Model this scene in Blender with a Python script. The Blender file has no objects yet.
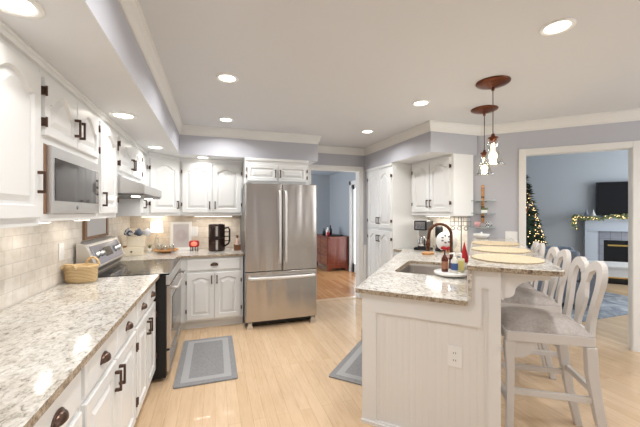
import bpy, math, random
from mathutils import Vector, Matrix
from mathutils.geometry import tessellate_polygon
random.seed(7)
PI = math.pi
R2 = 2 ** -.5
sc = bpy.context.scene
COL = sc.collection

# ------------------------------------------------------------ camera, world, lights, exposure
cam_d = bpy.data.cameras.new('camera'); cam = bpy.data.objects.new('camera', cam_d); COL.objects.link(cam)
cam.location = (0, 0, 1.43); cam.rotation_euler = (PI/2, 0, -math.radians(18.4))
cam_d.sensor_width = 36; cam_d.lens = 315/640*36; cam_d.shift_y = -1.5/640
cam_d.clip_start = .02
sc.camera = cam
sc.view_settings.view_transform = 'Standard'; sc.view_settings.look = 'None'
sc.view_settings.gamma = 1; sc.view_settings.use_curve_mapping = False
sc.view_settings.exposure = -0.31
w = bpy.data.worlds.new('world'); sc.world = w; w.use_nodes = True
w.node_tree.nodes['Background'].inputs[0].default_value = (.62, .75, .95, 1)
w.node_tree.nodes['Background'].inputs[1].default_value = 1.0
def area(name, loc, rot, sx, sy, power, col, parent=None):
    l = bpy.data.lights.new(name, 'AREA'); l.shape = 'RECTANGLE'; l.size = sx; l.size_y = sy
    l.energy = power; l.color = col
    o = bpy.data.objects.new(name, l); COL.objects.link(o); o.location = loc; o.rotation_euler = rot
    if parent: o.parent = parent
    return o
def aim(o, d):
    o.rotation_euler = Vector(d).to_track_quat('-Z', 'Y').to_euler()
DAY = (.92, .96, 1.0); WARM = (1.0, .985, .975)
# daylight lamps; the kitchen and left dining windows are unseen, added for light
a = area('daylight_lamp', (4.15, -1.52, 1.5), (0, 0, 0), 1.7, 1.3, 55, (.95, .98, 1.0)); aim(a, (-.35, 1, -.05))  # added soft light at the unseen window behind the camera
a = area('daylight_lamp', (5.12, -.3, 1.5), (0, 0, 0), 1.5, 1.3, 20, (.95, .98, 1.0)); aim(a, (-1, .1, -.05))  # added soft light at the unseen window in the side wall
a = area('daylight_lamp', (3.205, 6.25, 1.1), (0, 0, 0), 1.3, 1.8, 60, DAY); aim(a, (-1, 0, 0))
a = area('daylight_lamp', (-.33, 6.7, 1.45), (0, 0, 0), 1.5, 1.3, 80, DAY); aim(a, (1, .1, -.05))  # added light from the unseen left side, brightens the right dining wall
a = area('daylight_lamp', ((6.6+4.5)*R2, (6.6-4.5)*R2, 1.5), (0, 0, 0), 2.6, 1.6, 150, DAY); aim(a, (-1, 1, -.1))

# ------------------------------------------------------------ materials
def lin(c):
    return tuple(((v/255)/12.92 if v/255 <= .04045 else ((v/255+.055)/1.055)**2.4) for v in c)
MATS = {}
def mat(name, rgb, rough=.5, metal=0, emis=None, es=0, spec=.5, trans=0, alpha=1, coat=0, ior=1.45):
    if name in MATS: return MATS[name]
    m = bpy.data.materials.new(name); m.use_nodes = True
    b = m.node_tree.nodes['Principled BSDF']
    b.inputs['Base Color'].default_value = (*lin(rgb), 1)
    b.inputs['Roughness'].default_value = rough; b.inputs['Metallic'].default_value = metal
    b.inputs['Specular IOR Level'].default_value = spec
    b.inputs['Transmission Weight'].default_value = trans; b.inputs['Alpha'].default_value = alpha
    b.inputs['Coat Weight'].default_value = coat; b.inputs['IOR'].default_value = ior
    if emis:
        b.inputs['Emission Color'].default_value = (*lin(emis), 1); b.inputs['Emission Strength'].default_value = es
    MATS[name] = m; return m
def nodes(m): return m.node_tree.nodes, m.node_tree.links, m.node_tree.nodes['Principled BSDF']
def tcoord(m, scale=(1, 1, 1), order=None, loc=(0, 0, 0), rot=(0, 0, 0)):
    n, l, b = nodes(m)
    g = n.new('ShaderNodeNewGeometry'); src = g.outputs['Position']
    if order:
        s = n.new('ShaderNodeSeparateXYZ'); l.new(src, s.inputs[0]); c = n.new('ShaderNodeCombineXYZ')
        for i, ch in enumerate(order):
            if ch in 'XYZ': l.new(s.outputs[ch], c.inputs[i])
        src = c.outputs[0]
    mp = n.new('ShaderNodeMapping'); l.new(src, mp.inputs[0])
    mp.inputs['Scale'].default_value = scale; mp.inputs['Location'].default_value = loc; mp.inputs['Rotation'].default_value = rot
    return mp.outputs[0]
def noise(m, vec, scale, detail=3, rough=.5, dist=0):
    n, l, b = nodes(m); t = n.new('ShaderNodeTexNoise'); l.new(vec, t.inputs['Vector'])
    t.inputs['Scale'].default_value = scale; t.inputs['Detail'].default_value = detail
    t.inputs['Roughness'].default_value = rough; t.inputs['Distortion'].default_value = dist
    return t.outputs['Fac']
def ramp(m, fac, stops):
    n, l, b = nodes(m); r = n.new('ShaderNodeValToRGB'); l.new(fac, r.inputs[0])
    e = r.color_ramp.elements
    while len(e) < len(stops): e.new(.5)
    for q, (p, c) in zip(e, stops): q.position = p; q.color = (*lin(c), 1)
    return r.outputs[0]
def mix(m, fac, a, b_, mode='MIX'):
    n, l, b = nodes(m); x = n.new('ShaderNodeMix'); x.data_type = 'RGBA'; x.blend_type = mode
    if isinstance(fac, float): x.inputs[0].default_value = fac
    else: l.new(fac, x.inputs[0])
    for s, i in ((a, 6), (b_, 7)):
        if isinstance(s, tuple): x.inputs[i].default_value = (*lin(s), 1)
        else: l.new(s, x.inputs[i])
    return x.outputs[2]
def bump(m, h, strength=.3, dist=.002):
    n, l, b = nodes(m); x = n.new('ShaderNodeBump'); l.new(h, x.inputs['Height'])
    x.inputs['Strength'].default_value = strength; x.inputs['Distance'].default_value = dist
    l.new(x.outputs[0], b.inputs['Normal'])
def setcol(m, c): n, l, b = nodes(m); l.new(c, b.inputs['Base Color'])

WHITE = mat('cabinet_white', (233, 234, 233), .28, spec=.5)
CREAM = mat('panel_cream', (232, 231, 229), .45)
TRIM = mat('trim_white', (228, 227, 223), .4)
BEAD = mat('beadboard_cream', (232, 230, 227), .5)
WALLK = mat('kitchen_grey_paint', (187, 188, 195), .65)
CEIL = mat('ceiling_paint', (218, 220, 223), .8)
SOFF = mat('soffit_white', (226, 228, 230), .7)
WALLB = mat('blue_paint', (168, 174, 180), .65)
CEILB = mat('blue_room_ceiling', (214, 220, 226), .8)
BRONZE = mat('dark_bronze', (92, 72, 62), .3, .8)
COPPER = mat('oiled_bronze', (112, 66, 46), .28, .8)
FAUC = mat('faucet_bronze', (104, 70, 54), .25, .85)
BLACK = mat('black_gloss', (14, 14, 16), .12)
BLACKM = mat('black_matte', (24, 23, 23), .5)
CHROME = mat('chrome', (215, 215, 215), .12, 1)
PLASTIC = mat('white_plastic', (240, 240, 238), .35)
GLASS = mat('clear_glass', (255, 255, 255), .04)
_n, _l = GLASS.node_tree.nodes, GLASS.node_tree.links; _n.remove(_n['Principled BSDF'])
_t = _n.new('ShaderNodeBsdfTransparent'); _t.inputs[0].default_value = (.95, .97, .97, 1); _g = _n.new('ShaderNodeBsdfGlossy'); _g.inputs['Roughness'].default_value = .05
_f = _n.new('ShaderNodeLayerWeight'); _f.inputs[0].default_value = .5; _x = _n.new('ShaderNodeMixShader')
_l.new(_f.outputs['Facing'], _x.inputs[0]); _l.new(_t.outputs[0], _x.inputs[1]); _l.new(_g.outputs[0], _x.inputs[2]); _l.new(_x.outputs[0], _n['Material Output'].inputs[0])
CLEAR = mat('clear_pane', (235, 245, 250), .05, alpha=.22)
DARKIN = mat('dark_gap', (20, 18, 16), .8)
SHADE = mat('lit_lamp_shade', (250, 244, 232), .7, emis=(255, 246, 232), es=1.0)
LENS = mat('lit_downlight_lens', (255, 252, 245), .5, emis=(255, 246, 232), es=9)
BULB = mat('lit_bulb', (255, 240, 210), .4, emis=(255, 226, 180), es=7)
STRIP = mat('lit_strip_diffuser', (255, 250, 240), .5, emis=(255, 246, 228), es=6)
RED = mat('red_glaze', (170, 52, 48), .3)
GREEN = mat('leaf_green', (116, 128, 84), .6)
CERAM = mat('cream_ceramic', (242, 230, 206), .35)
BROWNW = mat('brown_wood', (136, 104, 80), .5)
WOODL = mat('light_wood', (196, 150, 100), .5)
REDM = mat('red_fabric', (176, 36, 44), .7)
SOAPW = mat('white_bottle', (238, 236, 228), .3)
SOAPB = mat('amber_bottle', (92, 44, 30), .15)
SOAPY = mat('yellow_label', (222, 208, 130), .4)
BLUEL = mat('blue_label', (70, 96, 150), .4)
PAPER = mat('paper', (228, 224, 220), .8)
GREYCL = mat('blue_grey_cloth', (120, 132, 152), .9)
WHITECL = mat('white_cloth', (236, 236, 240), .9)
CHAIRP = mat('stool_paint', (208, 203, 198), .42)
FIREW = mat('mantel_shaded_white', (178, 187, 198), .4)  # white mantel trim with the dim room's shade put into its colour
TILEF = mat('fireplace_tile_base', (128, 132, 142), .4)

m = mat('oak_floor', (214, 180, 138), .2, spec=.5, coat=.15)
def plank(m, c1, c2, mort, order='YX'):
    n, l, b = nodes(m); v = tcoord(m, (1, 1, 1), order + '0')
    br = n.new('ShaderNodeTexBrick'); l.new(v, br.inputs['Vector'])
    br.inputs['Scale'].default_value = 1; br.inputs['Brick Width'].default_value = 1.1; br.inputs['Row Height'].default_value = .083
    br.inputs['Mortar Size'].default_value = .0012; br.offset = .37; br.inputs['Bias'].default_value = 0
    br.inputs['Color1'].default_value = (*lin(c1), 1); br.inputs['Color2'].default_value = (*lin(c2), 1); br.inputs['Mortar'].default_value = (*lin(mort), 1)
    sc_ = (1.2, 14, 1) if order == 'YX' else (14, 1.2, 1)
    v2 = tcoord(m, (14, 1.2, 1)) if order == 'YX' else tcoord(m, (1.2, 14, 1))
    g = noise(m, v2, 3.2, 6, .65, 1.2)
    gc = ramp(m, g, [(.25, (224, 214, 202)), (.5, (244, 240, 236)), (.8, (255, 255, 255))])
    c = mix(m, .75, br.outputs['Color'], gc, 'MULTIPLY'); setcol(m, c)
plank(m, (227, 201, 168), (217, 189, 155), (196, 164, 130))
m = mat('dark_oak_floor', (190, 130, 80), .25, coat=.2); plank(m, (206, 158, 108), (180, 126, 80), (110, 70, 40))

m = mat('granite', (215, 210, 200), .12, coat=.3)
v = tcoord(m, (1, 1, 1))
n1 = noise(m, tcoord(m, (1, .55, 1), rot=(0, 0, .6)), 44, 6, .72, .8); n2 = noise(m, v, 75, 3, .6); n3 = noise(m, v, 6, 4, .6, .8)
base = ramp(m, n1, [(.32, (128, 120, 112)), (.42, (200, 196, 188)), (.51, (232, 230, 225)), (.75, (248, 247, 245))])
spk = ramp(m, n2, [(.30, (70, 62, 58)), (.40, (214, 208, 198)), (.62, (255, 255, 255))])
c = mix(m, .42, base, spk, 'MULTIPLY')
c = mix(m, .5, c, ramp(m, n3, [(.35, (214, 206, 194)), (.6, (255, 255, 255))]), 'MULTIPLY'); setcol(m, c)
m2 = m.copy(); m2.name = 'granite_raw_edge'; MATS['granite_edge'] = m2
m = mat('chiselled_granite_edge', (170, 150, 126), .6)
v = tcoord(m); n1 = noise(m, v, 40, 6, .75, .8); n2 = noise(m, v, 110, 3, .6)
c = mix(m, .6, ramp(m, n1, [(.34, (92, 72, 58)), (.5, (182, 166, 144)), (.7, (214, 204, 188))]), ramp(m, n2, [(.32, (90, 78, 70)), (.45, (220, 212, 200)), (.6, (255, 255, 255))]), 'MULTIPLY'); setcol(m, c); bump(m, n1, .8, .006)
m = mat('granite_bar', (215, 210, 200), .14, coat=.3)
v = tcoord(m); n1 = noise(m, v, 30, 6, .75, .8); n2 = noise(m, v, 85, 3, .6)
base = ramp(m, n1, [(.30, (120, 104, 92)), (.42, (190, 178, 162)), (.55, (226, 222, 213)), (.75, (244, 242, 236))])
c = mix(m, .6, base, ramp(m, n2, [(.32, (80, 66, 60)), (.42, (220, 212, 200)), (.6, (255, 255, 255))]), 'MULTIPLY'); setcol(m, c)

def tilemat(name, order, c1, c2, mort, bw, rh, loc=(0, 0, 0), rough=.45, off=.5):
    m = mat(name, c1, rough); n, l, b = nodes(m); v = tcoord(m, (1, 1, 1), order, loc)
    br = n.new('ShaderNodeTexBrick'); l.new(v, br.inputs['Vector']); br.offset = off
    br.inputs['Scale'].default_value = 1; br.inputs['Brick Width'].default_value = bw; br.inputs['Row Height'].default_value = rh
    br.inputs['Mortar Size'].default_value = .003; br.inputs['Mortar Smooth'].default_value = .3
    br.inputs['Color1'].default_value = (*lin(c1), 1); br.inputs['Color2'].default_value = (*lin(c2), 1); br.inputs['Mortar'].default_value = (*lin(mort), 1)
    g = noise(m, v, 14, 5, .6); gc = ramp(m, g, [(.3, (232, 226, 220)), (.6, (255, 255, 255))])
    setcol(m, mix(m, .8, br.outputs['Color'], gc, 'MULTIPLY'))
    n_, l_, b_ = nodes(m); mv = n_.new('ShaderNodeMath'); mv.operation = 'SUBTRACT'; mv.inputs[0].default_value = 1; l_.new(br.outputs['Fac'], mv.inputs[1])
    bump(m, mv.outputs[0], .5, .002); return m
TILEL = tilemat('backsplash_tile_left', 'YZ0', (240, 234, 225), (226, 219, 209), (218, 211, 202), .152, .076, (0, -.152*6-.004, 0))
TILEB = tilemat('backsplash_tile_back', 'XZ0', (238, 229, 216), (222, 211, 197), (214, 204, 190), .152, .076, (0, -.152*6-.004, 0))
TILER = tilemat('backsplash_tile_right', 'YZ0', (238, 232, 222), (226, 218, 206), (212, 204, 192), .152, .076)

def steel(name, rgb, rough, axis):
    m = mat(name, rgb, rough, 1); n, l, b = nodes(m)
    v = tcoord(m, (60, 60, .6) if axis == 'Z' else ((1, 1, 60)))
    g = noise(m, v, 6, 3, .6); bump(m, g, .05, .001)
    v2 = tcoord(m, (7, 7, .7)); g2 = noise(m, v2, 1, 1, .4)
    n_ = n.new('ShaderNodeBump'); l.new(g2, n_.inputs['Height']); n_.inputs['Strength'].default_value = .8; n_.inputs['Distance'].default_value = .02
    l.new(n_.outputs[0], b.inputs['Normal']); return m
STEEL = steel('brushed_steel', (198, 193, 188), .27, 'Z')
STEELP = mat('plain_steel', (214, 213, 211), .36, 1)
HSTEEL = mat('satin_handle_steel', (226, 225, 223), .45, .5)
STEELD = mat('steel_side_grey', (120, 120, 122), .4, .6)

m = mat('wicker', (206, 168, 112), .75); n, l, b = nodes(m)
v = tcoord(m); wv = n.new('ShaderNodeTexWave'); wv.wave_type = 'BANDS'; wv.bands_direction = 'Z'; l.new(v, wv.inputs[0]); wv.inputs['Scale'].default_value = 30; wv.inputs['Distortion'].default_value = 2; wv.inputs['Detail'].default_value = 2
setcol(m, ramp(m, wv.outputs['Fac'], [(0, (190, 150, 98)), (.5, (226, 194, 142)), (1, (242, 220, 178))])); bump(m, wv.outputs['Fac'], .8, .004)
m = mat('woven_mat', (230, 206, 160), .8); n, l, b = nodes(m); g = noise(m, tcoord(m), 160, 3)
setcol(m, ramp(m, g, [(.35, (184, 164, 132)), (.55, (206, 190, 162)), (.8, (218, 206, 184))])); bump(m, g, .5, .002)
m = mat('stool_fabric', (150, 138, 128), .8); n, l, b = nodes(m)
g = noise(m, tcoord(m, (60, 60, 60)), 1, 4, .7); g2 = noise(m, tcoord(m), 7, 3)
setcol(m, mix(m, .5, ramp(m, g, [(.3, (148, 138, 131)), (.7, (200, 193, 187))]), ramp(m, g2, [(.4, (164, 153, 146)), (.6, (192, 185, 179))])))
m = mat('rug_blue', (140, 160, 186), .95); g = noise(m, tcoord(m), 3.2, 6, .7, 1.5)
setcol(m, ramp(m, g, [(.35, (112, 120, 132)), (.5, (150, 156, 163)), (.62, (184, 188, 190))]))
m = mat('sofa_blue', (104, 122, 150), .9); g = noise(m, tcoord(m), 90, 3); setcol(m, ramp(m, g, [(.3, (124, 132, 146)), (.7, (152, 160, 172))]))
m = mat('mat_grey', (128, 130, 134), .8); g = noise(m, tcoord(m), 120, 2); setcol(m, ramp(m, g, [(.3, (126, 127, 129)), (.7, (152, 152, 153))]))
m = mat('mat_light_grey', (166, 166, 167), .8)
m = mat('cherry_wood', (150, 60, 34), .3, coat=.2); g = noise(m, tcoord(m, (20, 20, 2)), 1.5, 5, .6, 1)
setcol(m, ramp(m, g, [(.3, (88, 32, 14)), (.7, (134, 60, 30))]))
m = mat('cherry_front', (128, 66, 42), .35, coat=.2); g = noise(m, tcoord(m, (20, 2, 20)), 1.5, 5, .6, 1)
setcol(m, ramp(m, g, [(.3, (92, 48, 32)), (.7, (148, 88, 60))]))
m = mat('cut_board_wood', (190, 136, 84), .5); g = noise(m, tcoord(m, (3, 30, 30)), 1.5, 4); setcol(m, ramp(m, g, [(.3, (160, 104, 58)), (.7, (214, 166, 110))]))
m = mat('tree_needles', (40, 62, 42), .8); g = noise(m, tcoord(m), 30, 2); setcol(m, ramp(m, g, [(.3, (22, 36, 26)), (.7, (62, 86, 58))]))
LIGHTW = mat('lit_string_light', (255, 230, 180), .5, emis=(255, 214, 150), es=5)
GOLD = mat('brass', (212, 178, 106), .25, 1)
m = mat('pumpkin_shade', (226, 120, 100), .4, emis=(255, 130, 100), es=.9)
M = MATS

# ------------------------------------------------------------ mesh builder
class G:
    def __init__(s): s.v = []; s.f = []; s.m = []; s.mi = 0; s.sm = []
    def add(s, vs, fs, smooth=False):
        o = len(s.v); s.v += [tuple(q) for q in vs]
        for f in fs: s.f.append([i+o for i in f]); s.m.append(s.mi); s.sm.append(smooth)
        return s
    def box(s, x0, x1, y0, y1, z0, z1):
        if x0 > x1: x0, x1 = x1, x0
        if y0 > y1: y0, y1 = y1, y0
        if z0 > z1: z0, z1 = z1, z0
        return s.add([(x0,y0,z0),(x1,y0,z0),(x1,y1,z0),(x0,y1,z0),(x0,y0,z1),(x1,y0,z1),(x1,y1,z1),(x0,y1,z1)],
              [(0,3,2,1),(4,5,6,7),(0,1,5,4),(1,2,6,5),(2,3,7,6),(3,0,4,7)])
    def prism(s, poly, z0, z1, holes=()):
        loops = [list(poly)] + [list(h) for h in holes]
        tri = tessellate_polygon([[Vector((x, y, 0)) for x, y in L] for L in loops])
        flat = [p for L in loops for p in L]; N = len(flat)
        vs = [(x, y, z0) for x, y in flat] + [(x, y, z1) for x, y in flat]; fs = []
        for t in tri:
            a, b, c = t; A, B, C_ = flat[a], flat[b], flat[c]
            cr = (B[0]-A[0])*(C_[1]-A[1])-(B[1]-A[1])*(C_[0]-A[0])
            if cr < 0: a, b, c = a, c, b
            fs.append((a+N, b+N, c+N)); fs.append((c, b, a))
        o = 0
        for k, L in enumerate(loops):
            n = len(L); ar = sum(L[i][0]*L[(i+1)%n][1]-L[(i+1)%n][0]*L[i][1] for i in range(n))
            rev = (ar < 0) != (k > 0)
            for i in range(n):
                j = (i+1) % n; q = (o+i, o+j, o+j+N, o+i+N)
                fs.append(q[::-1] if rev else q)
            o += n
        return s.add(vs, fs)
    def prism_ax(s, poly, a0, a1, ax='y'):
        # poly in the plane across the axis: for ax y poly=(x,z); for ax x poly=(y,z)
        g = G().prism(poly, a0, a1)
        mp = (lambda p: (p[0], p[2], p[1])) if ax == 'y' else (lambda p: (p[2], p[0], p[1]))
        fs = [f[::-1] for f in g.f] if ax == 'y' else g.f
        return s.add([mp(p) for p in g.v], fs)
    def tube(s, pts, r, n=10, caps=True, sq=False):
        P = [Vector(p) for p in pts]; rs = r if isinstance(r, (list, tuple)) else [r]*len(P)
        rings = []; up = None
        for i, p in enumerate(P):
            d = (P[min(i+1, len(P)-1)]-P[max(i-1, 0)]).normalized()
            if up is None:
                up = Vector((0, 0, 1)) if abs(d.z) < .9 else Vector((0, 1, 0))
            x = d.cross(up).normalized(); up = x.cross(d).normalized()
            ring = []
            for k in range(n):
                a = 2*PI*k/n + (PI/4 if n == 4 else 0)
                ring.append(p + (x*math.cos(a)+up*math.sin(a))*rs[i])
            rings.append(ring)
        vs = [q for r_ in rings for q in r_]; fs = []
        for i in range(len(P)-1):
            for k in range(n):
                a = i*n+k; b = i*n+(k+1) % n; fs.append((a, b, b+n, a+n))
        if caps: fs.append(tuple(range(n))[::-1]); fs.append(tuple(range((len(P)-1)*n, len(P)*n)))
        return s.add(vs, fs, n > 4)
    def lathe(s, prof, cx=0, cy=0, n=24, cz=0):
        vs = []; fs = []
        for r, z in prof:
            for k in range(n):
                a = 2*PI*k/n; vs.append((cx+r*math.cos(a), cy+r*math.sin(a), cz+z))
        for i in range(len(prof)-1):
            for k in range(n):
                a = i*n+k; b = i*n+(k+1) % n; fs.append((a, b, b+n, a+n))
        return s.add(vs, fs, True)
    def cyl(s, cx, cy, z0, z1, r, n=24, r1=None):
        r1 = r if r1 is None else r1
        return s.lathe([(1e-4, z0), (r, z0), (r, z0), (r1, z1), (r1, z1), (1e-4, z1)], cx, cy, n)
    def ball(s, c, r, n=12, sz=1):
        rr = r if isinstance(r, tuple) else (r, r, r*sz)
        vs = []; fs = []; m_ = n//2
        for i in range(m_+1):
            t = PI*i/m_
            for k in range(n):
                a = 2*PI*k/n
                vs.append((c[0]+rr[0]*math.sin(t)*math.cos(a), c[1]+rr[1]*math.sin(t)*math.sin(a), c[2]-rr[2]*math.cos(t)))
        for i in range(m_):
            for k in range(n):
                a = i*n+k; b = i*n+(k+1) % n; fs.append((a, b, b+n, a+n))
        return s.add(vs, fs, True)
    def loops(s, L, close_last=True, close_first=False):
        n = len(L[0]); vs = [p for r_ in L for p in r_]; fs = []
        for i in range(len(L)-1):
            for k in range(n):
                a = i*n+k; b = i*n+(k+1) % n; fs.append((a, b, b+n, a+n))
        if close_last: fs.append(tuple(range((len(L)-1)*n, len(L)*n)))
        if close_first: fs.append(tuple(range(n))[::-1])
        return s.add(vs, fs)
    def xf(s, mt):
        s.v = [tuple(mt @ Vector(p)) for p in s.v]; return s
    def out(s, name, material, parent=None, loc=None, rz=0, bevel=0, **tg):
        me = bpy.data.meshes.new(name); me.from_pydata(s.v, [], s.f)
        ml = material if isinstance(material, list) else [material]
        for q in ml: me.materials.append(M[q] if isinstance(q, str) else q)
        for i, p in enumerate(me.polygons): p.material_index = s.m[i]; p.use_smooth = s.sm[i]
        me.update()
        o = bpy.data.objects.new(name, me); COL.objects.link(o)
        if parent: o.parent = parent
        if loc: o.location = loc
        o.rotation_euler.z = rz
        if bevel:
            b = o.modifiers.new('bevel', 'BEVEL'); b.width = bevel; b.segments = 2; b.limit_method = 'ANGLE'; b.angle_limit = .6
        tag(o, **tg); return o
def tag(o, label=None, cat=None, group=None, kind=None):
    if label: o['label'] = label
    if cat: o['category'] = cat
    if group: o['group'] = group
    if kind: o['kind'] = kind
def thing(name, label, cat, loc=(0, 0, 0), rz=0, group=None):
    o = bpy.data.objects.new(name, None); COL.objects.link(o); o.empty_display_size = .1
    o.location = loc; o.rotation_euler.z = rz; tag(o, label, cat, group); return o
def copy_tree(o, parent=None):
    c = o.copy(); COL.objects.link(c)
    if parent: c.parent = parent
    for ch in list(o.children): copy_tree(ch, c)
    return c
def struct(g, name, material, bevel=0): return g.out(name, material, kind='structure', bevel=bevel)
def ST(s, t, z=0): return ((s+t)*R2, (s-t)*R2, z)     # along / across the diagonal wing
RZ = -PI/4                                            # local x = across, local y = along

# ------------------------------------------------------------ room shell
H = 2.48
floor_poly = [(-1.2, -1.7), (5.4, -1.7), (5.4, .9), (3.17, 3.13), (3.12, 4.83), (-1.2, 4.83)]
g = G().prism([(-1.2, -1.7), (9.6, -1.7), (9.6, 6.0), (6.2, 9.2), (3.12, 4.87), (-1.2, 4.87)], -.1, 0)
struct(g, 'floor', 'oak_floor')
struct(G().prism([(-.5, 4.87), (3.3, 4.87), (3.3, 8.7), (-.5, 8.7)], -.1, 0), 'floor_dining', 'dark_oak_floor')
struct(G().prism([(-1.2, -1.7), (5.4, -1.7), (5.4, .95), (3.17, 3.18), (3.12, 4.87), (-1.2, 4.87)], H, H+.08), 'ceiling', CEIL)
struct(G().box(-1.2, -1.08, -1.7, 4.87, 0, H), 'wall_left', WALLK)
# far wall with the dining room opening
XO0, XO1, ZO = 1.425, 2.265, 2.11
g = G().box(-1.08, XO0, 4.75, 4.87, 0, H).box(XO1, 3.12, 4.75, 4.87, 0, H).box(XO0, XO1, 4.75, 4.87, ZO, H)
struct(g, 'wall_far', WALLK)
struct(G().box(3.0, 3.12, 3.15, 4.75, 0, H), 'wall_right', WALLK)
# diagonal wall with living room opening; local x = t, y = s
TD0, TD1, ZD = .496, 1.425, 2.095
g = G().box(-.106, TD0, 4.349, 4.42, 0, H).box(TD1, 3.05, 4.349, 4.42, 0, H).box(TD0, TD1, 4.349, 4.42, ZD, H)
g.xf(Matrix.Rotation(RZ, 4, 'Z')); struct(g, 'wall_diagonal', WALLK)
struct(G().box(5.2, 5.32, -1.7, -1.05, 0, H).box(5.2, 5.32, .45, 1.0, 0, H).box(5.2, 5.32, -1.05, .45, 0, .85).box(5.2, 5.32, -1.05, .45, 2.15, H), 'wall_side', WALLK)
struct(G().box(-1.2, 3.3, -1.72, -1.6, 0, H).box(5.0, 5.32, -1.72, -1.6, 0, H).box(3.3, 5.0, -1.72, -1.6, 0, .85).box(3.3, 5.0, -1.72, -1.6, 2.15, H), 'wall_near', WALLK)
def window(name, w_, h_, loc, rz):
    g = G(); t = .06
    g.box(-w_/2, w_/2, -.05, .05, 0, t).box(-w_/2, w_/2, -.05, .05, h_-t, h_).box(-w_/2, -w_/2+t, -.05, .05, t, h_-t).box(w_/2-t, w_/2, -.05, .05, t, h_-t).box(-.02, .02, -.03, .03, t, h_-t).box(-w_/2+t, w_/2-t, -.03, .03, h_/2-.02, h_/2+.02)
    o = g.out(name, TRIM, loc=loc, rz=rz, kind='structure')
    G().box(-w_/2+t, w_/2-t, -.004, .004, t, h_-t).out('pane', CLEAR, o)
window('added_window_1', 1.7, 1.3, (4.15, -1.66, .85), 0)  # unseen window added for soft daylight, kept out of the refrigerator's reflection
window('added_window_2', 1.5, 1.3, (5.26, -.3, .85), PI/2)  # unseen side window, added to let daylight into the kitchen
# soffits
SZ = 2.13
g = G().prism([(-1.08, -1.6), (-.41, -1.6), (-.41, 4.15), (1.345, 4.15), (1.345, 4.75), (-1.08, 4.75)], SZ, H)
o = struct(g, 'ceiling_soffit_left', [SOFF, WALLK])
def paint_sides(o):
    for p in o.data.polygons: p.material_index = 1 if abs(p.normal.z) < .5 else 0
paint_sides(o)
g = G().prism([(2.37, 4.75), (2.37, 3.06), (3.05, 3.06), (3.0, 3.15), (3.0, 4.75)][::-1], SZ, H)
paint_sides(struct(g, 'ceiling_soffit_right', [SOFF, WALLK]))
# mitred sweeps
def sweep(path, prof, side=1, closed=False):
    P = [Vector(p) for p in path]; N = len(P); rings = []
    for i in range(N):
        d1 = (P[i]-P[i-1]).normalized() if i else (P[1]-P[0]).normalized()
        d2 = (P[i+1]-P[i]).normalized() if i < N-1 else d1
        n1 = Vector((-d1.y, d1.x))*side; n2 = Vector((-d2.y, d2.x))*side
        b = (n1+n2); b = b/(b.dot(n1)) if b.length > 1e-6 else n1
        rings.append([(P[i].x+b.x*o_, P[i].y+b.y*o_, z) for o_, z in prof])
    return G().loops(rings, True, True)
crown = [(0, H-.112), (.008, H-.112), (.012, H-.09), (.024, H-.07), (.034, H-.035), (.038, H-.018), (.048, H-.014), (.048, H), (0, H)]
DW = lambda t, s=4.349: ST(s, t)[:2]
g = sweep([(-.41, -1.6), (-.41, 4.15), (1.345, 4.15), (1.345, 4.75), (2.37, 4.75), (2.37, 3.06), (3.09, 3.06), DW(3.0)], crown, -1)
struct(g, 'trim_1', TRIM)
base = [(0, 0), (.014, 0), (.014, .1), (.006, .12), (0, .12)]
struct(sweep([(2.335, 4.75), (2.36, 4.75)], base, -1), 'baseboard_far', TRIM)
struct(sweep([DW(TD1+.09), DW(3.0)], base, -1), 'baseboard_diagonal', TRIM)
def casing(name, x0, x1, ztop, y, face, w_=.085, rz=0, sill=False, two=True, depth=.12, lin_=.014):
    g = G()
    for sgn, yy in ((-1, y), (1, y+depth))[:2 if two else 1]:
        a_, b_ = (yy-.018, yy) if sgn < 0 else (yy, yy+.018)
        g.box(x0-w_, x0, a_, b_, 0, ztop+w_).box(x1, x1+w_, a_, b_, 0, ztop+w_).box(x0, x1, a_, b_, ztop, ztop+w_)
    g.box(x0-.001, x0+lin_, y-.01, y+depth+.01, 0, ztop).box(x1-lin_, x1+.001, y-.01, y+depth+.01, 0, ztop).box(x0, x1, y-.01, y+depth+.01, ztop-lin_, ztop+.001)
    if rz: g.xf(Matrix.Rotation(rz, 4, 'Z'))
    return struct(g, name, TRIM, bevel=.003)
casing('trim_2', XO0, XO1, ZO, 4.75, None, .068, lin_=.006)
casing('trim_3', TD0, TD1, ZD, 4.349, None, .066, RZ, depth=.071, lin_=.006)
struct(G().box(XO0, XO1, 4.74, 4.88, 0, .006), 'trim_4', 'oak_floor')
# wainscot beside the dining opening
struct(G().box(2.335, 2.385, 4.725, 4.748, 0, .86).box(2.335, 2.385, 4.715, 4.748, .86, .885), 'trim_5', CREAM)

# dining room shell (blue)
g = G().box(3.12, 3.22, 4.87, 5.55, 0, H).box(3.12, 3.22, 6.95, 8.5, 0, H).box(3.12, 3.22, 5.55, 6.95, 2.08, H)
struct(g, 'wall_dining_right', WALLB)
struct(G().box(-.4, 3.22, 8.5, 8.6, 0, H), 'wall_dining_far', WALLB)
struct(G().box(-.5, -.4, 4.87, 5.95, 0, H).box(-.5, -.4, 7.45, 8.6, 0, H).box(-.5, -.4, 5.95, 7.45, 0, .8).box(-.5, -.4, 5.95, 7.45, 2.1, H), 'wall_dining_left', WALLB)
struct(G().box(-.5, 3.3, 4.87, 8.6, H, H+.08), 'ceiling_dining', mat('dining_ceiling', (178, 192, 204), .8))
struct(G().box(-.4, XO0-.09, 4.871, 4.885, 0, H).box(XO1+.09, 3.12, 4.871, 4.885, 0, H), 'wall_dining_near', WALLB)
struct(sweep([(-.4, 8.5), (3.12, 8.5), (3.12, 7.04)], base, -1), 'baseboard_dining', TRIM)
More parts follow.
